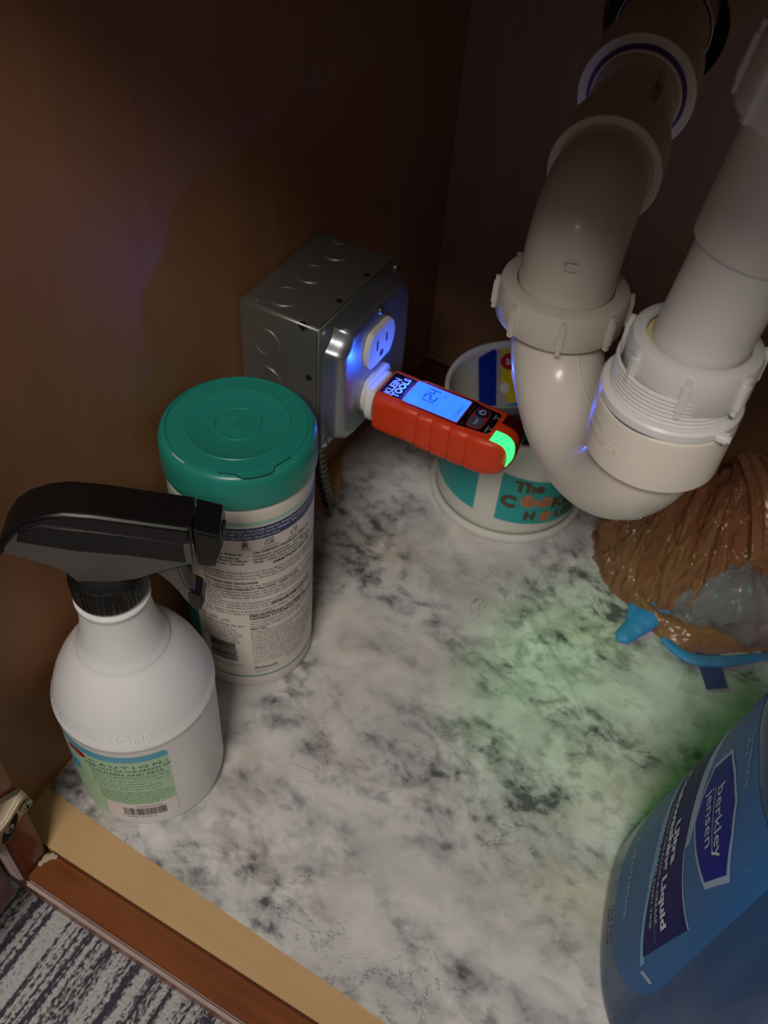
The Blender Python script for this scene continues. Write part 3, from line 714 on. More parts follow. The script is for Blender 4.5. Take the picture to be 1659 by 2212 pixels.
# ================================================================== spray bottle
BX, BY = 50.4, -517.9
sp = thing('spray_bottle', 'frosted white spray bottle with black trigger head near the front left corner', 'spray bottle', (BX, BY, .9))
sprof = [(.01, .9), (38, .9), (43.5, 2), (46.6, 5), (47.8, 10), (48, 60), (48.2, 100), (48.4, 104.6), (49.0, 105.6), (49.0, 107.0), (48.2, 108), (46.6, 115), (44, 123), (40.4, 131), (36, 139), (30.5, 147), (27.2, 150.6), (26.6, 151.6), (26.6, 152.6), (25.6, 153.6), (23.6, 160), (21.6, 168), (20.2, 178), (19.6, 188), (19.6, 191), (20.6, 192), (20.6, 194), (18.6, 195), (18.6, 199), (.01, 199)]
body = lathe('bottle_body', (BX, BY, 0), (0, 0, 1), sprof, M_hdpe, sp, n=128, ang=60)
def shoulder_r(z):
    pr = [(h, r) for r, h in sprof if h >= 108]
    for (h0, r0), (h1, r1) in zip(pr, pr[1:]):
        if h0 <= z <= h1: return r0+(r1-r0)*(z-h0)/max(1e-6, h1-h0)
    return 48.2
def emb(a0, z0, off=.55):
    def f(u, v):
        z = z0+v*.82; r = shoulder_r(z)+off; a = math.radians(a0)+u/46; return (BX+r*math.cos(a), BY+r*math.sin(a), z)
    return f
M_emb = mat('lit_relief_hdpe', srgb(252, 252, 255), .2)  # lighter than the bottle: highlight on the raised letters painted into the colour
def emboss(s, a0, z0):
    V0 = []
    o = text('embossed_lettering', s, 9.2, emb(a0, z0), M_emb, body, sx=.95, cut=None)
    return o
emboss('AWESOME', -89, 112.5); emboss('TOTALLY', -141, 112.5)
rs = lambda z: 48.05+.2*max(0, z-60)/40
def smap(a0, z0, off=.2):
    def f(u, v):
        z = z0+v; r = rs(z)+off; a = math.radians(a0)+u/r; return (BX+r*math.cos(a), BY+r*math.sin(a), z)
    return f
def sband(name, a0, a1, z0, z1, m, off, n=50, label=None, parent=None, keep=None, nz=24):
    return grid_patch(name, lin(a0, a1, n), lin(z0, z1, nz), lambda a, z: (BX+(rs(z)+off)*math.cos(math.radians(a)), BY+(rs(z)+off)*math.sin(math.radians(a)), z), m, parent or sp, label=label, keep=keep)
def rcorner(a0, a1, z0, z1, r):
    def k(a, z):
        u0, u1 = math.radians(a-a0)*48, math.radians(a1-a)*48; v0, v1 = z-z0, z1-z
        du, dv = min(u0, u1), min(v0, v1)
        return not (du < r and dv < r and (r-du)**2+(r-dv)**2 > r*r)
    return k
kk = rcorner(-215, -29.5, 15, 98, 4)
sl = sband('label', -215, -29.5, 15, 98, M_lab1, .10, n=190, nz=84, label='pale green wraparound label', keep=kk)
sband('label_band', -215, -29.5, 91.5, 98, M_lab2, .16, n=190, nz=12, parent=sl, label='blue band along the top of the label', keep=lambda a, z: kk(a, z))
sband('label_panel', -84, -29.5, 15, 36.5, M_lab3, .16, n=70, nz=30, parent=sl, label='white barcode panel', keep=lambda a, z: kk(a, z) and rcorner(-84, 0, -40, 36.5, 5)(a, z))
sband('label_band', -200, -101, 38, 80, M_lab2, .14, n=60, parent=sl, label='blue printed front art', keep=lambda a, z: z < 80-(a+200)*.1 and z > 60-(a+101)*-.6)
flat_r = [(7.5*math.cos(2*PI*k/24), 3.9*math.sin(2*PI*k/24)) for k in range(24)]
V = [smap(-99, 87, .3)(u*r/4, v*r/4) for r in (1, 2, 3, 4) for u, v in flat_r]; link_mesh('logo_patch', V, [tuple(range(24))]+[(r*24+k, r*24+(k+1) % 24, r*24+24+(k+1) % 24, r*24+24+k) for r in range(3) for k in range(24)], M_red, sl, label='red oval logo patch')
text('logo_lettering', "LA's", 4, smap(-104, 85.6, .42), M_white, sl, shear=.2)
text('label_lettering', 'C A U T I O N :', 4.4, smap(-88, 84), M_dgreen, sl, bold=.02, sx=1.65)
text('label_lettering', 'KEEP OUT OF THE REACH OF', 3.6, smap(-92, 79.6), M_dgreen, sl, bold=.02, sx=1.12)
text('label_lettering', 'CHILDREN AND PETS', 3.6, smap(-90, 75.2), M_dgreen, sl, bold=.02, sx=1.35)
bars('label_rule', [(0, 0, 46, .25)], smap(-87, 73.8), M_dgreen, sl, nu=30)
text('fine_print', 'AVOID CONTACT WITH EYES. Flush\nexposed eyes with water for at least 15\nminutes and call a physician or\npoison control center immediately.\nIf swallowed, drink a glass of water.', 3.0, smap(-89, 70.4), M_dgreen, sl, sx=1.02, lead=1.15, res=1)
text('fine_print', 'Do not induce vomiting. Call a physician.\nContains: water, surfactants, builders, solvent.\nDo not mix with other cleaning products. Rinse\nhands after use. Store in cool dry place away\nfrom direct sunlight. Test an inconspicuous area\nfirst. Not recommended for use on glass,\nunfinished wood or fine fabrics. Always dilute.\nMade in the United States of America.', 2.4, smap(-86, 52.6), M_dgreen, sl, sx=1.0, lead=.85, res=1)
rects = []; x = 0; rnd = random.Random(5)
while x < 27: t = rnd.choice([.28, .28, .55, .8]); rects.append((x, 0, x+t, 9.5)); x += t+rnd.choice([.28, .3, .55])
bars('barcode', rects, smap(-71, 21.6, .26), M_black, sl)
text('barcode_digits', '7 22429 00123 4', 3.2, smap(-73, 18.4, .26), M_black, sl, res=1)
text('fine_print', 'COPYRIGHT PROTECTED', 1.5, smap(-61, 33, .26), M_black, sl, bold=.03, res=1)
# collar with ribs
ribf = lambda a, h: 1+.022*(1 if math.sin(a*48) > 0 else -1)*(1 if 199.5 < h < 213 else 0)
lathe('collar', (BX, BY, 0), (0, 0, 1), [(18.9, 196.5), (19.6, 197.4), (20, 199), (20, 200.2), (20, 212), (19.4, 214.5), (16, 216), (.01, 216)], M_head, sp, n=192, rfun=ribf, ang=30, label='black ribbed collar')
hd = Vector((.85, .527, 0)).normalized(); hn = Vector((hd.y, -hd.x, 0))   # hn points toward the front
def hmap(d, z, h): p = Vector((BX, BY, 0))+hd*d+hn*h; return (p.x, p.y, z)
def head_prism(name, poly, hw, m, bev, label=None, parent=sp, off=0):
    b2 = bmesh.new()
    a = [b2.verts.new((u, v, -hw+off)) for u, v in poly]; c = [b2.verts.new((u, v, hw+off)) for u, v in poly]
    n = len(poly); f1 = b2.faces.new(a[::-1]); f2 = b2.faces.new(c)
    for i in range(n): b2.faces.new((a[i], a[(i+1) % n], c[(i+1) % n], c[i]))
    bmesh.ops.recalc_face_normals(b2, faces=b2.faces)
    ed = set(f1.edges) | set(f2.edges)
    if bev: bmesh.ops.bevel(b2, geom=list(ed), offset=bev, segments=3, affect='EDGES', clamp_overlap=True)
    for v in b2.verts: v.co = Vector(hmap(*v.co))
    return bm_obj(name, b2, m, parent, ang=40, label=label)
shroud = [(-46.5, 238.5), (-44.5, 247), (-38, 257), (-30, 263.5), (-20, 267.5), (-10, 268.8), (5, 266.5), (27, 262), (50, 257.5), (50, 243.5), (43, 244), (21, 249.5), (-4, 254), (-25, 258), (-36, 252)]
top_sh = [(-46.5, 236.0), (-45, 246), (-38, 256.5), (-30, 263), (-20, 267.3), (-10, 268.8), (5, 267), (27, 262.4), (49, 258), (49, 245.5), (43, 246), (21, 251.5), (0, 255.5), (-22, 259.5), (-33, 254), (-40, 245)]
head = head_prism('trigger_head', [(-45.5, 238), (-44, 245.5), (-37, 254.5), (-24, 260.5), (-8, 262), (20, 257), (49, 250), (49, 229.0), (43, 228), (27, 221.0), (18, 216.5), (4, 213.5), (-13, 213.5), (-18, 222), (-22, 226), (-34, 232.0)], 10.5, M_head2, 1.6, label='charcoal sprayer body')
head_prism('top_shroud', top_sh, 12.2, M_head, 3.2, label='glossy black top shroud')
head_prism('side_rib', [(-36, 247.5), (-8, 240.5), (15, 237.5), (44, 231.5), (44, 246), (21, 251.5), (0, 255.5), (-22, 259), (-34, 254)], 11.3, M_head, .5, label='black side panel')
head_prism('nozzle', [(50, 257.0), (62.5, 252.5), (63.5, 245), (58.5, 228), (50, 229.5)], 11.6, M_head, 1.6, label='square black nozzle')
nc = Vector(hmap(61.6, 240.5, 0)); nax = (hd+Vector((0, 0, -.27))).normalized()
lathe('nozzle_ring', nc-nax*.6, nax, [(8.4, 0), (8.4, 1.4), (7.6, 1.7), (6.8, 1.3), (2.4, 1.1), (1.4, .2), (.01, .2)], mat('dusty_black', srgb(40, 44, 42), .6), sp, n=32)
head_prism('trigger', smooth_poly([(24, 219), (39, 227), (40.3, 212), (43.6, 203), (51.0, 196.5), (46.5, 182.5), (41, 189.5), (35.5, 204), (29, 214.5)], 1), 6.2, M_head2, 1.4, label='curved dark trigger lever')
head_prism('trigger_tip', smooth_poly([(40.6, 205), (51.4, 197), (46.6, 182.0), (40.8, 190)], 1), 6.6, M_head, 1.2)

# ================================================================== drain plumbing
LX1, LY1, LX2, LY2 = 207.8, -328.0, 280.2, -400.1
TPV = Vector((.105, .055, 1)).normalized()     # the tailpiece leans a little in its nut
TPO = Vector((LX2+1.4, LY2+.8, 366))
tr = thing('drain_trap', 'white plastic P-trap and drain arm running into the back wall', 'drain pipe', (244, -364, 276))
def arc_pts(c, ax, bx, r, a0, a1, n): return [Vector(c)+Vector(ax)*(r*math.cos(a))+Vector(bx)*(r*math.sin(a)) for a in lin(a0, a1, n)]
dU = Vector((LX2-LX1, LY2-LY1, 0)); sep = dU.length; dU.normalize(); mid = Vector(((LX1+LX2)/2, (LY1+LY2)/2, 0)); RU = sep/2; ZC = 333.0
pth = [Vector((LX1, LY1, 338))]+arc_pts(mid+Vector((0, 0, ZC)), dU, (0, 0, 1), RU, PI, 2*PI, 40)+[Vector((LX2, LY2, 352))]
tube('u_bend', pth, 24.2, M_pvc, tr, n=48)
V, F = tube_data(arc_pts(mid+Vector((0, 0, ZC)), dU, (0, 0, 1), RU-24.1, PI+.1, 2*PI-.1, 30), .55, 6); link_mesh('mould_seam', V, F, M_pvc, tr)
V, F = tube_data(arc_pts(mid+Vector((0, 0, ZC)), dU, (0, 0, 1), RU+24.1, PI+.25, 2*PI-.6, 40), .45, 6); link_mesh('mould_seam', V, F, M_pvc, tr)
# gate mark on the outside of the bend and the drip nub below
gd = Vector((math.cos(PI*1.23)*dU.x, math.cos(PI*1.23)*dU.y, math.sin(PI*1.23)))
gp = mid+Vector((0, 0, ZC))+gd*(RU+12)+Vector((-.70, -.71, 0))*20.0
lathe('gate_mark', gp, Vector((-.70, -.71, 0))*.85+gd*.5, [(4.6, -1), (5.2, .2), (4.6, 1.0), (3.6, .6), (2, .3), (1.2, 1.3), (.01, 1.2)], M_pvc, tr, n=24)
lathe('gate_mark', mid+Vector((6, -6, ZC-RU-23.6)), (0, 0, -1), [(5, -1), (4.2, 1.2), (3.2, 2.0), (.01, 2.0)], M_pvc, tr, n=20)
def nut(name, x, y, z1, h, R_, rin, parent, m, nl=8, ph=0., lugw=4.2, lugh=2.6, flare=0):
    pr = [(rin, z1-1.6), (rin+.6, z1), (R_-3.2, z1), (R_-.9, z1-1.0), (R_, z1-3.2), (R_, z1-h+1), (R_-.8, z1-h), (rin, z1-h)]
    o = lathe(name, (x, y, 0), (0, 0, 1), pr, m, parent, n=80, ang=40)
    for k in range(nl):
        a = ph+2*PI*k/nl; d = Vector((math.cos(a), math.sin(a), 0)); t = Vector((-d.y, d.x, 0)); bm = bmesh.new()
        b2 = bmesh.new(); bmesh.ops.create_cube(b2, size=1)
        bmesh.ops.bevel(b2, geom=b2.edges[:], offset=.18, segments=2, affect='EDGES')
        for v in b2.verts:
            c = v.co; v.co = Vector((x, y, 0))+d*(R_-1.0+(c.x+.5)*(lugh+1))+t*(c.y*lugw*.8)+Vector((0, 0, z1-1.8-(0.5-c.z)*(h-1.6)))
        merge(bm, b2); bm_obj('lug', bm, m, o, ang=40)
    return o
nut('union_nut', LX1, LY1, 344.5, 20, 33.0, 24.3, tr, M_pvc, ph=.35)
lathe('union_shoulder', (LX1, LY1, 0), (0, 0, 1), [(24, 320.5), (27.2, 320.5), (28.4, 322), (28.8, 326), (24, 326)], M_pvc, tr, n=64)
# adapter on the tall leg: socket, flange, threads
lathe('trap_adapter', (LX2, LY2, 0), (0, 0, 1), [(24, 325.6), (28.6, 325.6), (29.6, 326.8), (30.2, 352), (29.8, 353.6), (28.8, 354.4), (26.2, 354.4)], M_pvc, tr, n=80, label='white hub of the trap adapter')
lathe('adapter_flange', (LX2, LY2, 0), (0, 0, 1), [(26, 354.2), (29.2, 354.6), (30.0, 355.4), (30.0, 358.8), (29.2, 359.8), (25.6, 359.8)], M_pvc2, tr, n=80)
V, F = [], []
pr = []
for i in range(7): z = 359.6+i*1.9; pr += [(25.4, z), (26.6, z+.6), (26.6, z+1.1), (25.4, z+1.7)]
lathe('thread', (LX2, LY2, 0), (0, 0, 1), pr, M_pvc2, tr, n=64, ang=60)
V, F = tube_data([Vector((LX2, LY2, 354.5))+Vector((math.cos(a), math.sin(a), 0))*28.7 for a in lin(-2.55, -1.3, 16)], lambda i: .2+.8*math.sin(PI*i/15), 8)
link_mesh('primer_stain', V, F, mat('dark_purple_primer', srgb(70, 44, 74), .5), tr)
for k in range(3):
    a = math.radians(-25-k*5)
box('wrench_tab', (LX2+22.5, LY2-19.5, 355.4), (LX2+29.5, LY2-14.5, 359.4), M_pvc2, tr, bev=1.2)
def adm(a0, z0, off=.5):
    def f(u, v):
        r = 29.9+off; a = math.radians(a0)+u/r; return (LX2+r*math.cos(a), LY2+r*math.sin(a), z0+v)
    return f
text('moulded_lettering', 'CHARLOTTE', 4.0, adm(-152, 338), M_pvc, tr, bold=.03)
text('moulded_lettering', '1-1/2 DWV', 3.6, adm(-160, 344), M_pvc, tr, bold=.03)
# elbow and arm
ARM0, ARMD = Vector((202.2, -283.0, 381.8)), Vector((154.5-202.2, 283.0, 370.0-381.8)).normalized()
def armp(y): return ARM0+ARMD*((y-ARM0.y)/ARMD.y)
ev = Vector((LX1, LY1, 0)); EH = 40.0
A0 = Vector((LX1, LY1, 346)); Apex = armp(LY1+2); Apex.x = LX1
P0 = A0+Vector((0, 0, 2)); P1 = Vector((LX1, LY1, 386)); P2 = armp(-284)
bez = [((1-t)**2)*P0+2*t*(1-t)*P1+t*t*P2 for t in lin(0, 1, 24)]
tube('elbow', [Vector((LX1, LY1, 325))]+bez+[P2+ARMD*4], 24.1, M_pvc, tr, n=48)
ub = [(u*.9, v) for u, v in ([(3.2, 2.4), (-1, 2.4)]+[(-1+2.4*math.cos(a), 2.4*math.sin(a)) for a in lin(PI/2, 3*PI/2, 8)]+[(3.2, -2.4)])]
def elb(u, v):
    a = math.radians(-76)+u/24.1; r = 24.35; return (LX1+r*math.cos(a), LY1+r*math.sin(a), 368+v)
V, F = tube_data([Vector(elb(*q)) for q in ub], .55, 8); link_mesh('moulded_mark', V, F, M_pvc, tr)
def ring_hub(name, y0, y1, R_, rin, m=M_pvc, label=None):
    a, b = armp(y0), armp(y1); L_ = (b-a).length
    return lathe(name, a, ARMD, [(rin, .6), (rin+.4, 0), (R_-.6, 0), (R_, .6), (R_, L_-.6), (R_-.6, L_), (rin, L_)], m, tr, n=72, ang=40, label=label)
ring_hub('elbow_hub', -285, -246, 28.6, 23.9)
tube('drain_arm', [armp(-250), armp(14)], 25.0, M_pvc, tr, n=48)
ring_hub('coupling', -172, -118, 34.2, 25.2)
a_ = armp(-173.2)
def torus(name, c, ax, R_, r_, m, n=60):
    x, y, z = frame(ax); c = Vector(c)
    V, F = [], []
    for i in range(n):
        a = 2*PI*i/n; d = x*math.cos(a)+y*math.sin(a)
        for k in range(8):
            b = 2*PI*k/8; rr = r_*(1+.35*noise.noise(Vector((i*.3, k*.2, 1))))
            V.append(c+d*(R_+rr*math.cos(b))+z*(rr*math.sin(b)))
    for i in range(n):
        for k in range(8): F.append((i*8+k, ((i+1) % n)*8+k, ((i+1) % n)*8+(k+1) % 8, i*8+(k+1) % 8))
    return link_mesh(name, V, F, m, tr, smooth=True)
lathe('primer_stain', armp(-172.4), ARMD, [(25.2, -.1), (28.8, -.1), (28.8, .3)], M_primer, tr, n=64, label='purple primer ring on the coupling face')
torus('glue_bead', armp(-175.5), ARMD, 25.6, 1.1, M_pvc)
torus('primer_stain', armp(-174.0), ARMD, 26.5, 1.0, M_primer)
ring_hub('wall_hub', -46, 14, 33.0, 29)
ring_hub('reducer', -120, -40, 31.0, 25)
torus('primer_stain', armp(-47), ARMD, 31.4, .8, mat('dark_purple_primer', srgb(70, 44, 74), .5))
def armtext(s, ang, y0, size, m):
    x, y, z = frame(ARMD, (0, 0, 1)); o = armp(y0)
    def f(u, v):
        a = math.radians(ang)+v/25; d = x*math.cos(a)+y*math.sin(a); return o+z*u+d*25.2
    return text('pipe_lettering', s, size, f, m, tr)
armtext('PVC-DWV 1-1/2', 24, -238, 7, mat('faded_red_ink', srgb(120, 62, 44), .6))

# tailpiece
tp = thing('sink_tailpiece', 'white plastic tailpiece dropping from the sink into the trap nut', 'pipe', (LX2, LY2, 366))
def onax(z): return TPO+TPV*((z-TPO.z)/TPV.z)
nut('slip_nut', TPO.x+1.2, TPO.y+.7, 385.5, 20, 26.8, 20.6, tp, M_pvc2, nl=7, ph=-.9+PI/8, lugw=4.4, lugh=2.4)
lathe('washer', onax(382.5), (0, 0, 1), [(18.0, -1.5), (18.0, 0), (20.9, .6), (21.6, -.6)], M_gasket, tp, n=48, label='amber rubber washer')
tube('tube', [onax(356), onax(432)], 19.1, M_pvc2, tp, n=56)
lathe('sleeve', onax(426), TPV, [(19, 0), (21.2, 0), (21.6, .8), (21.8, 46)], M_pvc2, tp, n=56)
u_ = nut('slip_nut', 0, 0, 25, 25, 28.0, 20.6, tp, M_pvc2, nl=7, ph=1.25, lugw=4.4, lugh=2.4)
q_ = Vector((0, 0, 1)).rotation_difference(TPV).to_matrix()
for ob_ in [u_]+list(u_.children):
    for v_ in ob_.data.vertices:
        w_ = (v_.co+Vector((LX2, LY2, 366))*MM); v_.co = q_ @ w_ + (onax(471)-Vector((LX2, LY2, 366)))*MM
lathe('upper_neck', onax(495), TPV, [(22, 0), (24, 3), (23.2, 15), (22, 27), (22, 200)], M_pvc2, tp, n=48)

# ================================================================== cookie tub
UX, UY = 150.5, -136.5
tub = thing('cookie_tub', 'round white plastic tub with turquoise cookie stickers behind the drain trap', 'tub', (UX, UY, .9))
lathe('tub_wall', (UX, UY, 0), (0, 0, 1), [(.01, 5), (62, 5), (64.6, 7), (65.4, 12), (66.2, 108), (66.2, 110), (68.2, 110.6), (68.9, 111.6), (68.9, 113.2), (68.2, 114.2), (66.4, 114.2), (65.0, 113), (64.6, 108), (63.4, 16), (61, 8), (.01, 8)], M_tub, tub, n=96, ang=50)
lathe('base_lid', (UX, UY, 0), (0, 0, 1), [(.01, .9), (68.6, .9), (70.4, 2), (70.8, 4), (70.6, 8.5), (69.6, 9.8), (68.2, 9.8), (67.4, 8.4), (65.5, 8.0), (65.5, 4)], M_tub, tub, n=96, ang=50, label='white lid snapped under the tub')
ru = lambda z: 65.3+.9*(z-12)/96
def tmap(a0, z0, off=.35, skew=0.):
    def f(u, v):
        z = z0+v+skew*u; r = ru(z)+off; a = math.radians(a0)+u/66; return (UX+r*math.cos(a), UY+r*math.sin(a), z)
    return f
def tpan(a0, a1, zt0, zt1, zb0, zb1):
    def f(a, t):
        k = (a-a0)/(a1-a0); z = (zb0+(zb1-zb0)*k)*(1-t)+(zt0+(zt1-zt0)*k)*t
        r = ru(z)+.18; b = math.radians(a); return (UX+r*math.cos(b), UY+r*math.sin(b), z)
    return grid_patch('sticker', lin(a0, a1, 30), lin(0, 1, 12), f, M_tubteal, tub, label='turquoise sticker')
tpan(-79, -5, 80, 60, 25, 14); tpan(-168, -96, 78, 73, 30, 26); tpan(12, 80, 70, 70, 20, 20)
SK = -.13
text('sticker_lettering', 'The', 15.5, tmap(-69, 62.5, .4, SK), M_brown, tub, bold=.06, sx=1.05, cut=3)
text('sticker_lettering', 'C', 18, tmap(-77, 43.5, .4, SK), M_brown, tub, bold=.07, cut=3)
text('sticker_lettering', 'KIE', 17, tmap(-37.0, 38.0, .4, SK), M_brown, tub, bold=.07, cut=3)
text('sticker_lettering', 'H', 14, tmap(-57.5, 27.5, .4, SK), M_brown, tub, bold=.07, cut=3)
text('sticker_lettering', 'USE', 14, tmap(-31.5, 23.4, .4, SK), M_brown, tub, bold=.07, cut=3)
def cookie(a0, z0, r, seed, bite):
    rnd = random.Random(seed); mp = tmap(a0, z0, .42, SK)
    P = []
    for k in range(36):
        t = 2*PI*k/36; rr = r
        d = abs((t-bite+PI) % (2*PI)-PI)
        if d < .55: rr = r*(.62+.5*(d/.55)**2*.76)
        P.append((rr*math.cos(t), rr*math.sin(t)))
    V = [mp(0, 0)]+[mp(u, v) for u, v in P]; F = [(0, 1+k, 1+(k+1) % 36) for k in range(36)]
    c = link_mesh('cookie_print', V, F, M_cookie, tub, label='round cookie print')
    R_ = []
    for _ in range(16):
        a = rnd.uniform(0, 2*PI); q = r*.8*math.sqrt(rnd.random()); u, v = q*math.cos(a), q*math.sin(a)
        if abs((a-bite+PI) % (2*PI)-PI) < .6 and q > r*.45: continue
        R_.append((u-.35, v-.35, u+.45, v+.4))
    bars('chip_print', R_, tmap(a0, z0, .5, SK), M_chip, c)
cookie(-56, 50.0, 7.6, 1, .9); cookie(-43.5, 47.0, 7.0, 2, 2.2); cookie(-39.5, 28.6, 6.6, 3, -.4)
# things in the tub: a sponge packet leaning on the rim, a dark teal cloth
M_bluepk = mat('deep_blue_wrap', srgb(12, 40, 140), .3); M_yellow = mat('yellow_wrap', srgb(214, 190, 40), .35); M_cyan = mat('sky_blue_wrap', srgb(60, 140, 190), .35); M_clear = mat('dull_pale_wrap', srgb(160, 160, 164), .3)
pk = thing('sponge_packet', 'blue and yellow wrapped packet leaning inside the white tub', 'packet', (118, -125, 62))
O = Vector((87.5, -99, 108)); ex = Vector((20, 9, 3)).normalized(); ey = (Vector((101, -152, 84))-O); ey = (ey-ex*ey.dot(ex)).normalized(); ez = ex.cross(ey)
if ez.z < 0: ez = -ez
pmap = lambda u, v, h: O+ex*u+ey*v+ez*h
bm = prism_bm(rrect(58, 58, 3, 3, 29, 29), -14, -.2, pmap, bev=2); bm_obj('packet_body', bm, M_clear, pk, ang=40)
def pq(name, P, m, h, label): return link_mesh(name, [pmap(u, v, h) for u, v in P], [tuple(range(len(P)))], m, pk, label=label)
pq('wrap_panel', [(1, 1), (17, 2), (17, 57), (2, 57)], M_bluepk, 0, 'deep blue wrap panel')
pq('wrap_panel', [(21, 1), (56, 1), (56, 50), (28, 55), (21, 40)], M_yellow, 0, 'yellow wrap panel')
pq('wrap_panel', [(28, 55), (56, 50), (57, 57), (24, 57)], M_cyan, .05, 'sky blue wrap panel')
pq('logo_disc', [(29+8.5*math.cos(2*PI*k/28), 14+8.5*math.sin(2*PI*k/28)) for k in range(28)], M_red, .12, 'red round logo')
pq('wrap_print', [(24+4*math.cos(2*PI*k/20), 40+5*math.sin(2*PI*k/20)) for k in range(20)], M_white, .12, 'white printed blob')
text('logo_lettering', 'Sc', 8, lambda u, v: pmap(25+u, 17-v, .2), M_white, pk, bold=.02)
cl = thing('teal_cloth', 'dark teal cloth bunched in the front of the white tub', 'cloth', (165, -160, 30))
bm = bmesh.new(); b2 = bmesh.new(); bmesh.ops.create_icosphere(b2, subdivisions=5, radius=1)
for v in b2.verts:
    c = v.co.copy(); k = 1+.16*noise.noise(c*2.2)+.09*abs(noise.noise(c*5))
    v.co = Vector((163+c.x*33*k, -158+c.y*23*k, 72+c.z*24*k))
merge(bm, b2); bm_obj('cloth_folds', bm, mat('dark_teal_cloth', srgb(10, 66, 80), .5, bump=.2), cl, smooth=True)

# ================================================================== dish soap bottle
SX, SY, SYAW = 410.7, -450.4, .225
A0_, B0_, A1_, B1_ = 52.1, 83.0, 34.8, 55.4
ds = thing('dish_soap_bottle', 'large translucent blue dish soap bottle at the right front edge', 'bottle', (SX, SY, .9))
def dims(z):
    k = (z-3)/227
    if z <= 230: a, b = A0_+(A1_-A0_)*k, B0_+(B1_-B0_)*k
    else:
        t = min(1, (z-230)/42); s = math.cos(t*PI/2)**.8
        a = 17+(A1_-17)*s; b = 17+(B1_-17)*s
    if z < 12:
        q = 1-math.sqrt(max(0, 1-((12-z)/12)**2)); a -= 9*q; b -= 9*q
    return a, b
def dpt(t, z, off=0, n=2.6):
    a, b = dims(z); n = n if z < 230 else 2.6-.6*min(1, (z-230)/42)
    u = (a+off)*math.copysign(abs(math.cos(t))**(2/n), math.cos(t)); v = (b+off)*math.copysign(abs(math.sin(t))**(2/n), math.sin(t))
    return Vector((SX+u*math.cos(SYAW)-v*math.sin(SYAW), SY+u*math.sin(SYAW)+v*math.cos(SYAW), z))
zs = [.9, 1.6, 3, 5, 8, 12]+lin(20, 230, 22)+lin(233, 272, 12)+[276, 292]
V, F = [], []; n = 112
for z in zs:
    for k in range(n): V.append(dpt(2*PI*(k+.5)/n, z))
for i in range(len(zs)-1):
    for k in range(n): F.append((i*n+k, i*n+(k+1) % n, (i+1)*n+(k+1) % n, (i+1)*n+k))
F.append(tuple(range(n))[::-1]); F.append(tuple(range((len(zs)-1)*n, len(zs)*n)))
M_soap = mat('blue_soap_bottle', srgb(16, 66, 112), .3, var=.05, scale=12, sss=.0, coat=.3)
link_mesh('bottle_body', V, F, M_soap, ds, smooth=True)
lathe('cap', (SX, SY, 0), (0, 0, 1), [(17, 286), (20, 286), (20, 304), (12, 308), (11, 322), (.01, 322)], M_white, ds, n=48, label='white push-pull cap')
def dmap(v, z, off):      # v: across (to the left seen from the label side is +), z up, on the label face
    a, b = dims(z); k = max(-.999, min(.999, v/(b+off))); m_ = 2.6
    u = -(a+off)*(1-abs(k)**m_)**(1/m_)
    return Vector((SX+u*math.cos(SYAW)-v*math.sin(SYAW), SY+u*math.sin(SYAW)+v*math.cos(SYAW), z))
def quad(z0, z1, v): return z0+(z1-z0)*v
M_slab = mat('blue_gradient_label', srgb(30, 98, 162), .45, var=.22, scale=9)
M_snavy = mat('deep_navy_print', srgb(24, 26, 96), .5, spec=.15); M_sblue = mat('royal_blue_print', srgb(18, 26, 140), .5, spec=.15); M_spale = mat('pale_blue_print', srgb(150, 176, 205), .4, var=.15, scale=30); M_scy = mat('cyan_print', srgb(86, 174, 222), .35)
def lw(z):
    if z < 79: return 57*(max(0, 1-((79-z)/48.5)**2.4))**(1/2.4)
    return 57-max(0, z-90)*.07
def lab_pt(s_, z): w_ = lw(z); return dmap(-2+w_*s_, z, .12)
dl = grid_patch('label', lin(-1, 1, 90), [30.6+48.4*(1-math.cos(t)) for t in lin(0, PI/2, 30)]+lin(80, 231, 60), lab_pt, M_slab, ds, label='blue oval front label')
def zt(v):    # upper edge of the navy band
    pts = [(-52, 134.5), (-12, 143.4), (37, 168), (56, 178)]
    for (a, b), (c, d) in zip(pts, pts[1:]):
        if v <= c: return b+(d-b)*(v-a)/(c-a)
    return 178
def zb_(v):
    pts = [(-45, 79.0), (-4.4, 102.6), (38, 119), (56, 126)]
    for (a, b), (c, d) in zip(pts, pts[1:]):
        if v <= c: return b+(d-b)*(v-a)/(c-a)
    return 126
def strip(name, v0, v1, f0, f1, off, m, label, nv=50, sk=0):
    return grid_patch(name, lin(v0, v1, nv), lin(0, 1, 14), lambda v, t: dmap(v-(sk*(1-t) if sk else 0)*max(0, min(1, (10-v)/50)), f0(v)+(f1(v)-f0(v))*t, off), m, dl, label=label)
strip('label_band', -46.5, 55, zb_, zt, .3, M_snavy, 'navy band', sk=-3)
strip('label_band', -46.5, 55, lambda v: zb_(v)-4.5, zb_, .26, M_scy, 'cyan stripe under the navy band')
strip('label_band', -46.5, 55, lambda v: zb_(v)-6.0, lambda v: zb_(v)-4.5, .24, M_spale, 'pale rule')
strip('label_band', -46.5, 55, zt, lambda v: zt(v)+1.6, .24, M_spale, 'pale rule')
strip('label_band', -10, 55, lambda v: zt(v)+1.6, lambda v: zt(v)+7+max(0, v+10)*.14, .22, M_spale, 'pale silver swoosh')
logo = [(17, 200), (19, 180), (8.5, 167), (-1.7, 158.7), (-18, 161), (-34.6, 165.5), (-38.6, 187.3), (-25, 200), (-12, 206.8), (3, 205)]
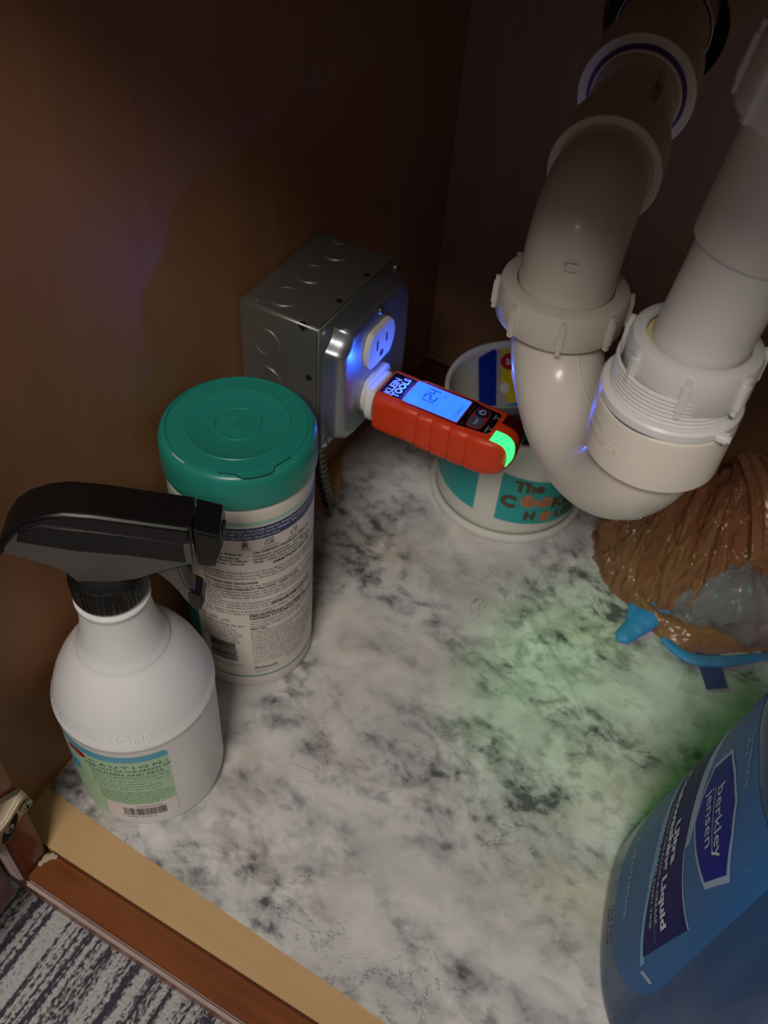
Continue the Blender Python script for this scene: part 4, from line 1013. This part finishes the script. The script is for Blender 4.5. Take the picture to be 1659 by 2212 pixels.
def fan(name, P, off, m, label):
    cx = sum(p[0] for p in P)/len(P); cz = sum(p[1] for p in P)/len(P); R_ = 6; n = len(P); V = [dmap(cx, cz, off)]; F = []
    dense = []
    for i in range(n):
        a, b = P[i], P[(i+1) % n]
        for k in range(4): dense.append((a[0]+(b[0]-a[0])*k/4, a[1]+(b[1]-a[1])*k/4))
    n = len(dense)
    for r in range(1, R_+1):
        for (v, z) in dense: V.append(dmap(cx+(v-cx)*r/R_, cz+(z-cz)*r/R_, off))
    for k in range(n): F.append((0, 1+k, 1+(k+1) % n))
    for r in range(R_-1):
        for k in range(n): F.append((1+r*n+k, 1+(r+1)*n+k, 1+(r+1)*n+(k+1) % n, 1+r*n+(k+1) % n))
    return link_mesh(name, V, F, m, dl, label=label, smooth=True)
cxl, czl = -8, 182
fan('logo_border', [(cxl+(v-cxl)*1.1, czl+(z-czl)*1.1) for v, z in logo], .34, M_spale, 'pale border of the logo shield')
fan('logo_shield', logo, .44, M_sblue, 'royal blue logo shield')
for k, a in enumerate((20, 48, 75, 100, 128, 200, 235, 262, 320)):
    r = math.radians(a); c = (-15, 214)
    P = [(c[0]+6*math.cos(r), c[1]+6*math.sin(r)), (c[0]+30*math.cos(r-.05), c[1]+26*math.sin(r-.05)), (c[0]+30*math.cos(r+.05), c[1]+26*math.sin(r+.05))]
    if all(q[1] < 231 and q[0] > -55 for q in P): flat_shape('ray_print', P, lambda u, v: dmap(u, v, .2), mat('light_ray_print', srgb(84, 144, 196), .35), dl)
def dtext(name, s, size, v0, z0, slope, m, off=.55, bold=0, sx=1., curve=0., res=2, parent=None, cut=None):
    return text(name, s, size, lambda u, w_: dmap(v0-u, z0+w_+slope*u+curve*u*u, off), m, parent or dl, bold=bold, sx=sx, res=res)
dtext('logo_lettering', 'berkley', 12.5, 5, 187.5, -.22, M_white, sx=.92)
dtext('logo_lettering', 'jensen', 12.5, 8, 174.0, -.10, M_white, sx=.92)
bars('logo_rule', [(0, 0, 34, .6)], lambda u, w_: dmap(7-u, 184.2+w_-.18*u, .55), M_white, dl, nu=16)
dtext('label_lettering', 'Ultra', 10.6, 11, 130.5, -.20, M_white, bold=.04, sx=1.0)
dtext('label_lettering', 'Dishwashing Liquid', 10.6, 41.5, 131.5, -.30, M_white, bold=.04, sx=.985, curve=.0)
bars('label_rule', [(0, 0, 52, .35)], lambda u, w_: dmap(10-u, 115.4+w_-.34*u, .55), M_spale, dl, nu=20)
dtext('label_lettering', 'TOUGH ON FOOD & GREASE', 4.6, 27, 121, -.33, M_white, sx=1.0)
dtext('label_lettering', 'PERFECT CLEAN EVERY TIME', 4.6, 25, 114, -.36, M_white, sx=1.0)
dtext('label_lettering', 'FRESH CLEAN SCENT', 4.2, 30, 111.0, -.48, M_white, sx=1.05)
dtext('label_lettering', '(101 FL OZ (3.12 QT) 2.95L', 5.2, 43, 62, -.17, M_white, sx=.98)
dtext('label_lettering', 'Compared to\nUltra', 5.4, 16, 226, -.30, M_spale, sx=.9)
flat_shape('label_mark', [(-48.5, 70), (-55.5, 76), (-56, 80), (-49, 74.5)], lambda u, v: dmap(u, v, .4), M_spale, dl)
text('date_stamp', 'L806 81870', 5.2, lambda u, w_: dmap(2-u, 24+w_+.1*u, .3), M_black, ds, sx=1.0)
text('date_stamp', 'EXP 11/24', 5.2, lambda u, w_: dmap(2-u, 17+w_+.1*u, .3), M_black, ds, sx=1.0)

# ================================================================== crumpled grocery bag and what is by it
def film(name, col, trans, rough, alpha):
    m = bpy.data.materials.new(name); m.use_nodes = True; nt = m.node_tree; N = nt.nodes; L = nt.links; b = N['Principled BSDF']; out = N['Material Output']
    tc = N.new('ShaderNodeTexCoord'); nz = N.new('ShaderNodeTexNoise'); nz.inputs['Scale'].default_value = 22; nz.inputs['Detail'].default_value = 5; L.new(tc.outputs['Object'], nz.inputs['Vector'])
    cr_ = ramp(nt, nz.outputs[0], [(.3, tuple(c*.72 for c in col[:3])+(1,)), (.7, col)])
    L.new(cr_, b.inputs['Base Color']); b.inputs['Roughness'].default_value = rough
    t = N.new('ShaderNodeBsdfTranslucent'); L.new(cr_, t.inputs[0])
    mx_ = N.new('ShaderNodeMixShader'); mx_.inputs[0].default_value = trans; L.new(b.outputs[0], mx_.inputs[1]); L.new(t.outputs[0], mx_.inputs[2])
    tr_ = N.new('ShaderNodeBsdfTransparent'); tr_.inputs[0].default_value = (1, 1, 1, 1)
    m2 = N.new('ShaderNodeMixShader'); m2.inputs[0].default_value = 1-alpha; L.new(mx_.outputs[0], m2.inputs[1]); L.new(tr_.outputs[0], m2.inputs[2])
    L.new(m2.outputs[0], out.inputs[0])
    vo = N.new('ShaderNodeTexVoronoi'); vo.inputs['Scale'].default_value = 55; vo.feature = 'F1'; L.new(tc.outputs['Object'], vo.inputs['Vector'])
    bp = N.new('ShaderNodeBump'); bp.inputs['Strength'].default_value = .3; bp.inputs['Distance'].default_value = .004; L.new(vo.outputs['Distance'], bp.inputs['Height'])
    L.new(bp.outputs[0], b.inputs['Normal']); L.new(bp.outputs[0], t.inputs['Normal'])
    return m
M_bag = film('tan_bag_film', srgb(184, 128, 92), .35, .2, .88)
M_grey = film('grey_clear_film', srgb(170, 165, 175), .3, .22, .62)
M_zip = film('clear_freezer_film', srgb(190, 190, 200), .3, .2, .16)
def ridged(p, s, seed=0):
    q = p*s+Vector((seed*7.1, seed*3.3, seed*1.7)); return 1-2*abs(noise.noise(q))
def crumple(p, seed, amp, s=.02):
    d = ridged(p, s, seed)*.6+ridged(p, s*2.1, seed+1)*.3+ridged(p, s*4.3, seed+2)*.14
    return d*amp
def mound(name, c, rad, seed, amp, m, parent, s=.022, sub=6, pleat=0, pdir=(0, 0, 1), flat=0, label=None, power=1., zmin=1.2):
    bm = bmesh.new(); bmesh.ops.create_icosphere(bm, subdivisions=sub, radius=1)
    c = Vector(c)
    for v in bm.verts:
        d = v.co.copy(); p = Vector((d.x*rad[0], d.y*rad[1], d.z*rad[2])); k = crumple(p+c*.3, seed, amp, s)
        if pleat:
            az = math.atan2(d.y, d.x); k += pleat*(1-abs(math.sin(az*7+seed+2.2*d.z+1.6*noise.noise(p*.03))))*(1-.5*abs(d.z))
        p += d*k; p += c
        if p.z < zmin: p.z = zmin+.02*(p.z-zmin)
        v.co = p
    return bm_obj(name, bm, m, parent, ang=28, label=label)
bag = thing('grocery_bag', 'crumpled tan plastic grocery bag slumped at the right behind the soap bottle', 'plastic bag', (330, -150, 1))
def vor(p, s_, seed):
    d = noise.voronoi(p*s_+Vector((seed*3.7, seed*1.9, seed*5.3)))[0]; return d[1]-d[0]
def sheet(name, top, bot, m, parent, seed, bulge=(0, 0, 0), k=5, amp=6, cr_amp=4, nu=150, nv=90, flare=1., zmin=1.4):
    T = cr([Vector(p) for p in top], nu); Bt = cr([Vector(p) for p in bot], nu); V, F = [], []; bl = Vector(bulge)
    for i in range(nu):
        a, b = T[i], Bt[i]; dn = (b-a).normalized(); tg = (Bt[min(i+1, nu-1)]-Bt[max(i-1, 0)]).normalized(); nrm = tg.cross(dn).normalized()
        if nrm.y > 0: nrm = -nrm
        for j in range(nv):
            v = j/(nv-1); p = a.lerp(b, v)+bl*math.sin(PI*v**.8)
            ph = i/(nu-1)*k+.35*noise.noise(Vector((i*.045, v*1.5, seed)))+.22*math.sin(v*2.6+seed)
            tri = 1-2*abs((ph % 1)*2-1)
            h = amp*tri*(.35+.65*math.sin(PI*min(1, v*flare+.12)))*(.6+.8*abs(noise.noise(Vector((int(ph)*1.3, v*2, seed)))))
            q = Vector((i*.55, j*.6, 0))
            h += cr_amp*(vor(q, .05, seed)*1.0+vor(q, .11, seed+3)*.42+vor(q, .25, seed+5)*.12-.5)
            p = p+nrm*h
            if p.z < zmin: p.z = zmin
            V.append(p)
    for i in range(nu-1):
        for j in range(nv-1): F.append((i*nv+j, (i+1)*nv+j, (i+1)*nv+j+1, i*nv+j+1))
    return link_mesh(name, V, F, m, parent, ang=24)
# body of the bag under the loose sheets
mound('crumpled_film', (316, -142, 40), (50, 42, 38), 3, 8, M_bag, bag, pleat=7, s=.028, sub=5)
mound('crumpled_film', (376, -112, 54), (58, 46, 48), 8, 10, M_bag, bag, pleat=8, s=.028, sub=5)
# crumpled left lobe
sheet('loose_sheet', [(258, -122, 66), (274, -132, 84), (292, -142, 92), (306, -150, 94)], [(238, -146, 6), (250, -180, 5), (270, -203, 5), (292, -216, 7)], M_bag, bag, 3, bulge=(-6, -8, 14), k=2.2, amp=5, cr_amp=15)
# pleated middle falling from the gather to the mouth
sheet('loose_sheet', [(288, -140, 96), (306, -140, 104), (324, -138, 106), (338, -134, 100)], [(286, -206, 8), (308, -214, 12), (334, -208, 24), (356, -190, 40)], M_bag, bag, 7, bulge=(-2, -12, 20), k=3.2, amp=10, cr_amp=11)
# upper right sheets and handles
sheet('loose_sheet', [(322, -112, 108), (350, -96, 118), (390, -84, 120), (440, -70, 110)], [(330, -172, 66), (352, -180, 62), (386, -176, 66), (440, -150, 70)], M_bag, bag, 12, bulge=(0, -10, 16), k=2.6, amp=8, cr_amp=14)
sheet('bag_handle', [(322, -128, 122), (330, -124, 126), (342, -122, 124)], [(362, -188, 82), (370, -184, 84), (380, -178, 84)], M_bag, bag, 15, bulge=(4, -6, 10), k=2, amp=3, cr_amp=3, nu=60, nv=90)
sheet('bag_handle', [(296, -116, 98), (304, -116, 104), (314, -118, 104)], [(302, -170, 86), (308, -170, 88), (316, -166, 88)], M_bag, bag, 19, bulge=(0, -4, 10), k=2, amp=3, cr_amp=2, nu=60, nv=70)
# the mouth: a low folded lip sweeping round the front
sheet('bag_mouth', [(288, -196, 22), (306, -208, 17), (330, -210, 14), (356, -204, 16), (388, -184, 24), (430, -160, 40)], [(290, -212, 10), (308, -222, 6), (332, -231, 4), (358, -228, 4), (394, -206, 8), (440, -180, 22)], M_bag, bag, 23, bulge=(0, -3, 5), k=3, amp=1.6, cr_amp=4, nv=36)

gb = thing('inner_bag', 'greyish clear plastic bag bulging out of the tan grocery bag', 'plastic bag', (375, -190, 1))
mound('crumpled_film', (368, -176, 24), (46, 30, 34), 21, 6, M_grey, gb, pleat=4, s=.028, sub=5)
sheet('loose_sheet', [(334, -186, 34), (356, -172, 52), (384, -164, 58), (420, -150, 60)], [(318, -210, 8), (346, -216, 8), (384, -194, 12), (430, -168, 24)], M_grey, gb, 31, bulge=(0, -6, 14), k=3, amp=4, cr_amp=6)

# glove fingers sticking out beneath the bag
gl = thing('nitrile_glove', 'sky blue rubber glove poking out from under the tan bag', 'glove', (320, -240, 1))
M_gl = mat('blue_nitrile', srgb(58, 138, 204), .45, var=.06, bump=.15, bscale=250)
def blob(name, path, rad, m, parent, n=20, sq=.6, zmin=1.1):
    P = cr([Vector(p) for p in path], 40); V, F = [], []
    for i, p in enumerate(P):
        t = (P[min(i+1, 39)]-P[max(i-1, 0)]).normalized(); x = Vector((-t.y, t.x, 0)).normalized(); y = t.cross(x)
        r = rad(i/39)
        for k in range(n):
            a = 2*PI*k/n; rr = r*(1+.10*noise.noise(Vector((i*.2, k*.4, 2))))
            q = p+x*(rr*math.cos(a))+y*(rr*sq*math.sin(a)); q.z = max(q.z, zmin); V.append(q)
    for i in range(39):
        for k in range(n): F.append((i*n+k, i*n+(k+1) % n, (i+1)*n+(k+1) % n, (i+1)*n+k))
    F.append(tuple(range(n))[::-1]); F.append(tuple(range(39*n, 40*n)))
    return link_mesh(name, V, F, m, parent, smooth=True)
blob('glove_finger', [(316, -206, 10), (310, -222, 9), (304, -236, 6), (298, -250, 4)], lambda t: (13-7*t)*min(1, .25+(1-t)*6), M_gl, gl)
blob('glove_finger', [(300, -200, 9), (301, -212, 8), (303, -225, 7), (304, -236, 5)], lambda t: 5+2.5*math.sin(PI*t), M_gl, gl)
blob('glove_cuff', [(328, -229, 5), (342, -235, 5), (357, -236, 5), (377, -225, 5), (398, -209, 5), (412, -198, 5)], lambda t: 4.2*math.sin(PI*min(1, .12+t*.8))+1, M_gl, gl)
# zip bag: clear film with a blue slider strip
zb2 = thing('zip_bag', 'clear zip bag with a dark blue closure strip lying under the tan bag', 'zip bag', (385, -240, 1))
box_p = [(351, -222), (372.5, -257), (386, -247), (366.5, -208)]
prism('zip_strip', box_p, 3.2, 4.4, lambda u, v, h: (u, v, h), mat('dark_blue_zip', srgb(14, 46, 128), .35), zb2, bev=.3, label='dark blue closure strip')
us = lin(0, 1, 70); vs = lin(0, 1, 50)
def zf(u, v):
    x = 352+u*110; y = -268+v*85+u*18; p = Vector((x, y, 0))
    return Vector((x, y, 1.3+max(0, crumple(p, 31, 5, .03)+4)*min(1, 4*v*(1-v)+.1)))
grid_patch('clear_film', us, vs, zf, M_zip, zb2, smooth=True)
def zf2(u, v):
    x = 296+u*60; y = -254+v*44+u*12; p = Vector((x, y, 0))
    return Vector((x, y, 1.2+max(0, crumple(p, 41, 2.0, .04)+1.2)*min(1, 4*v*(1-v)+.1)*min(1, 4*u)))
grid_patch('clear_film', us, vs, zf2, M_zip, zb2, smooth=True)

for o in S.objects:
    if '_b' in o: del o['_b']
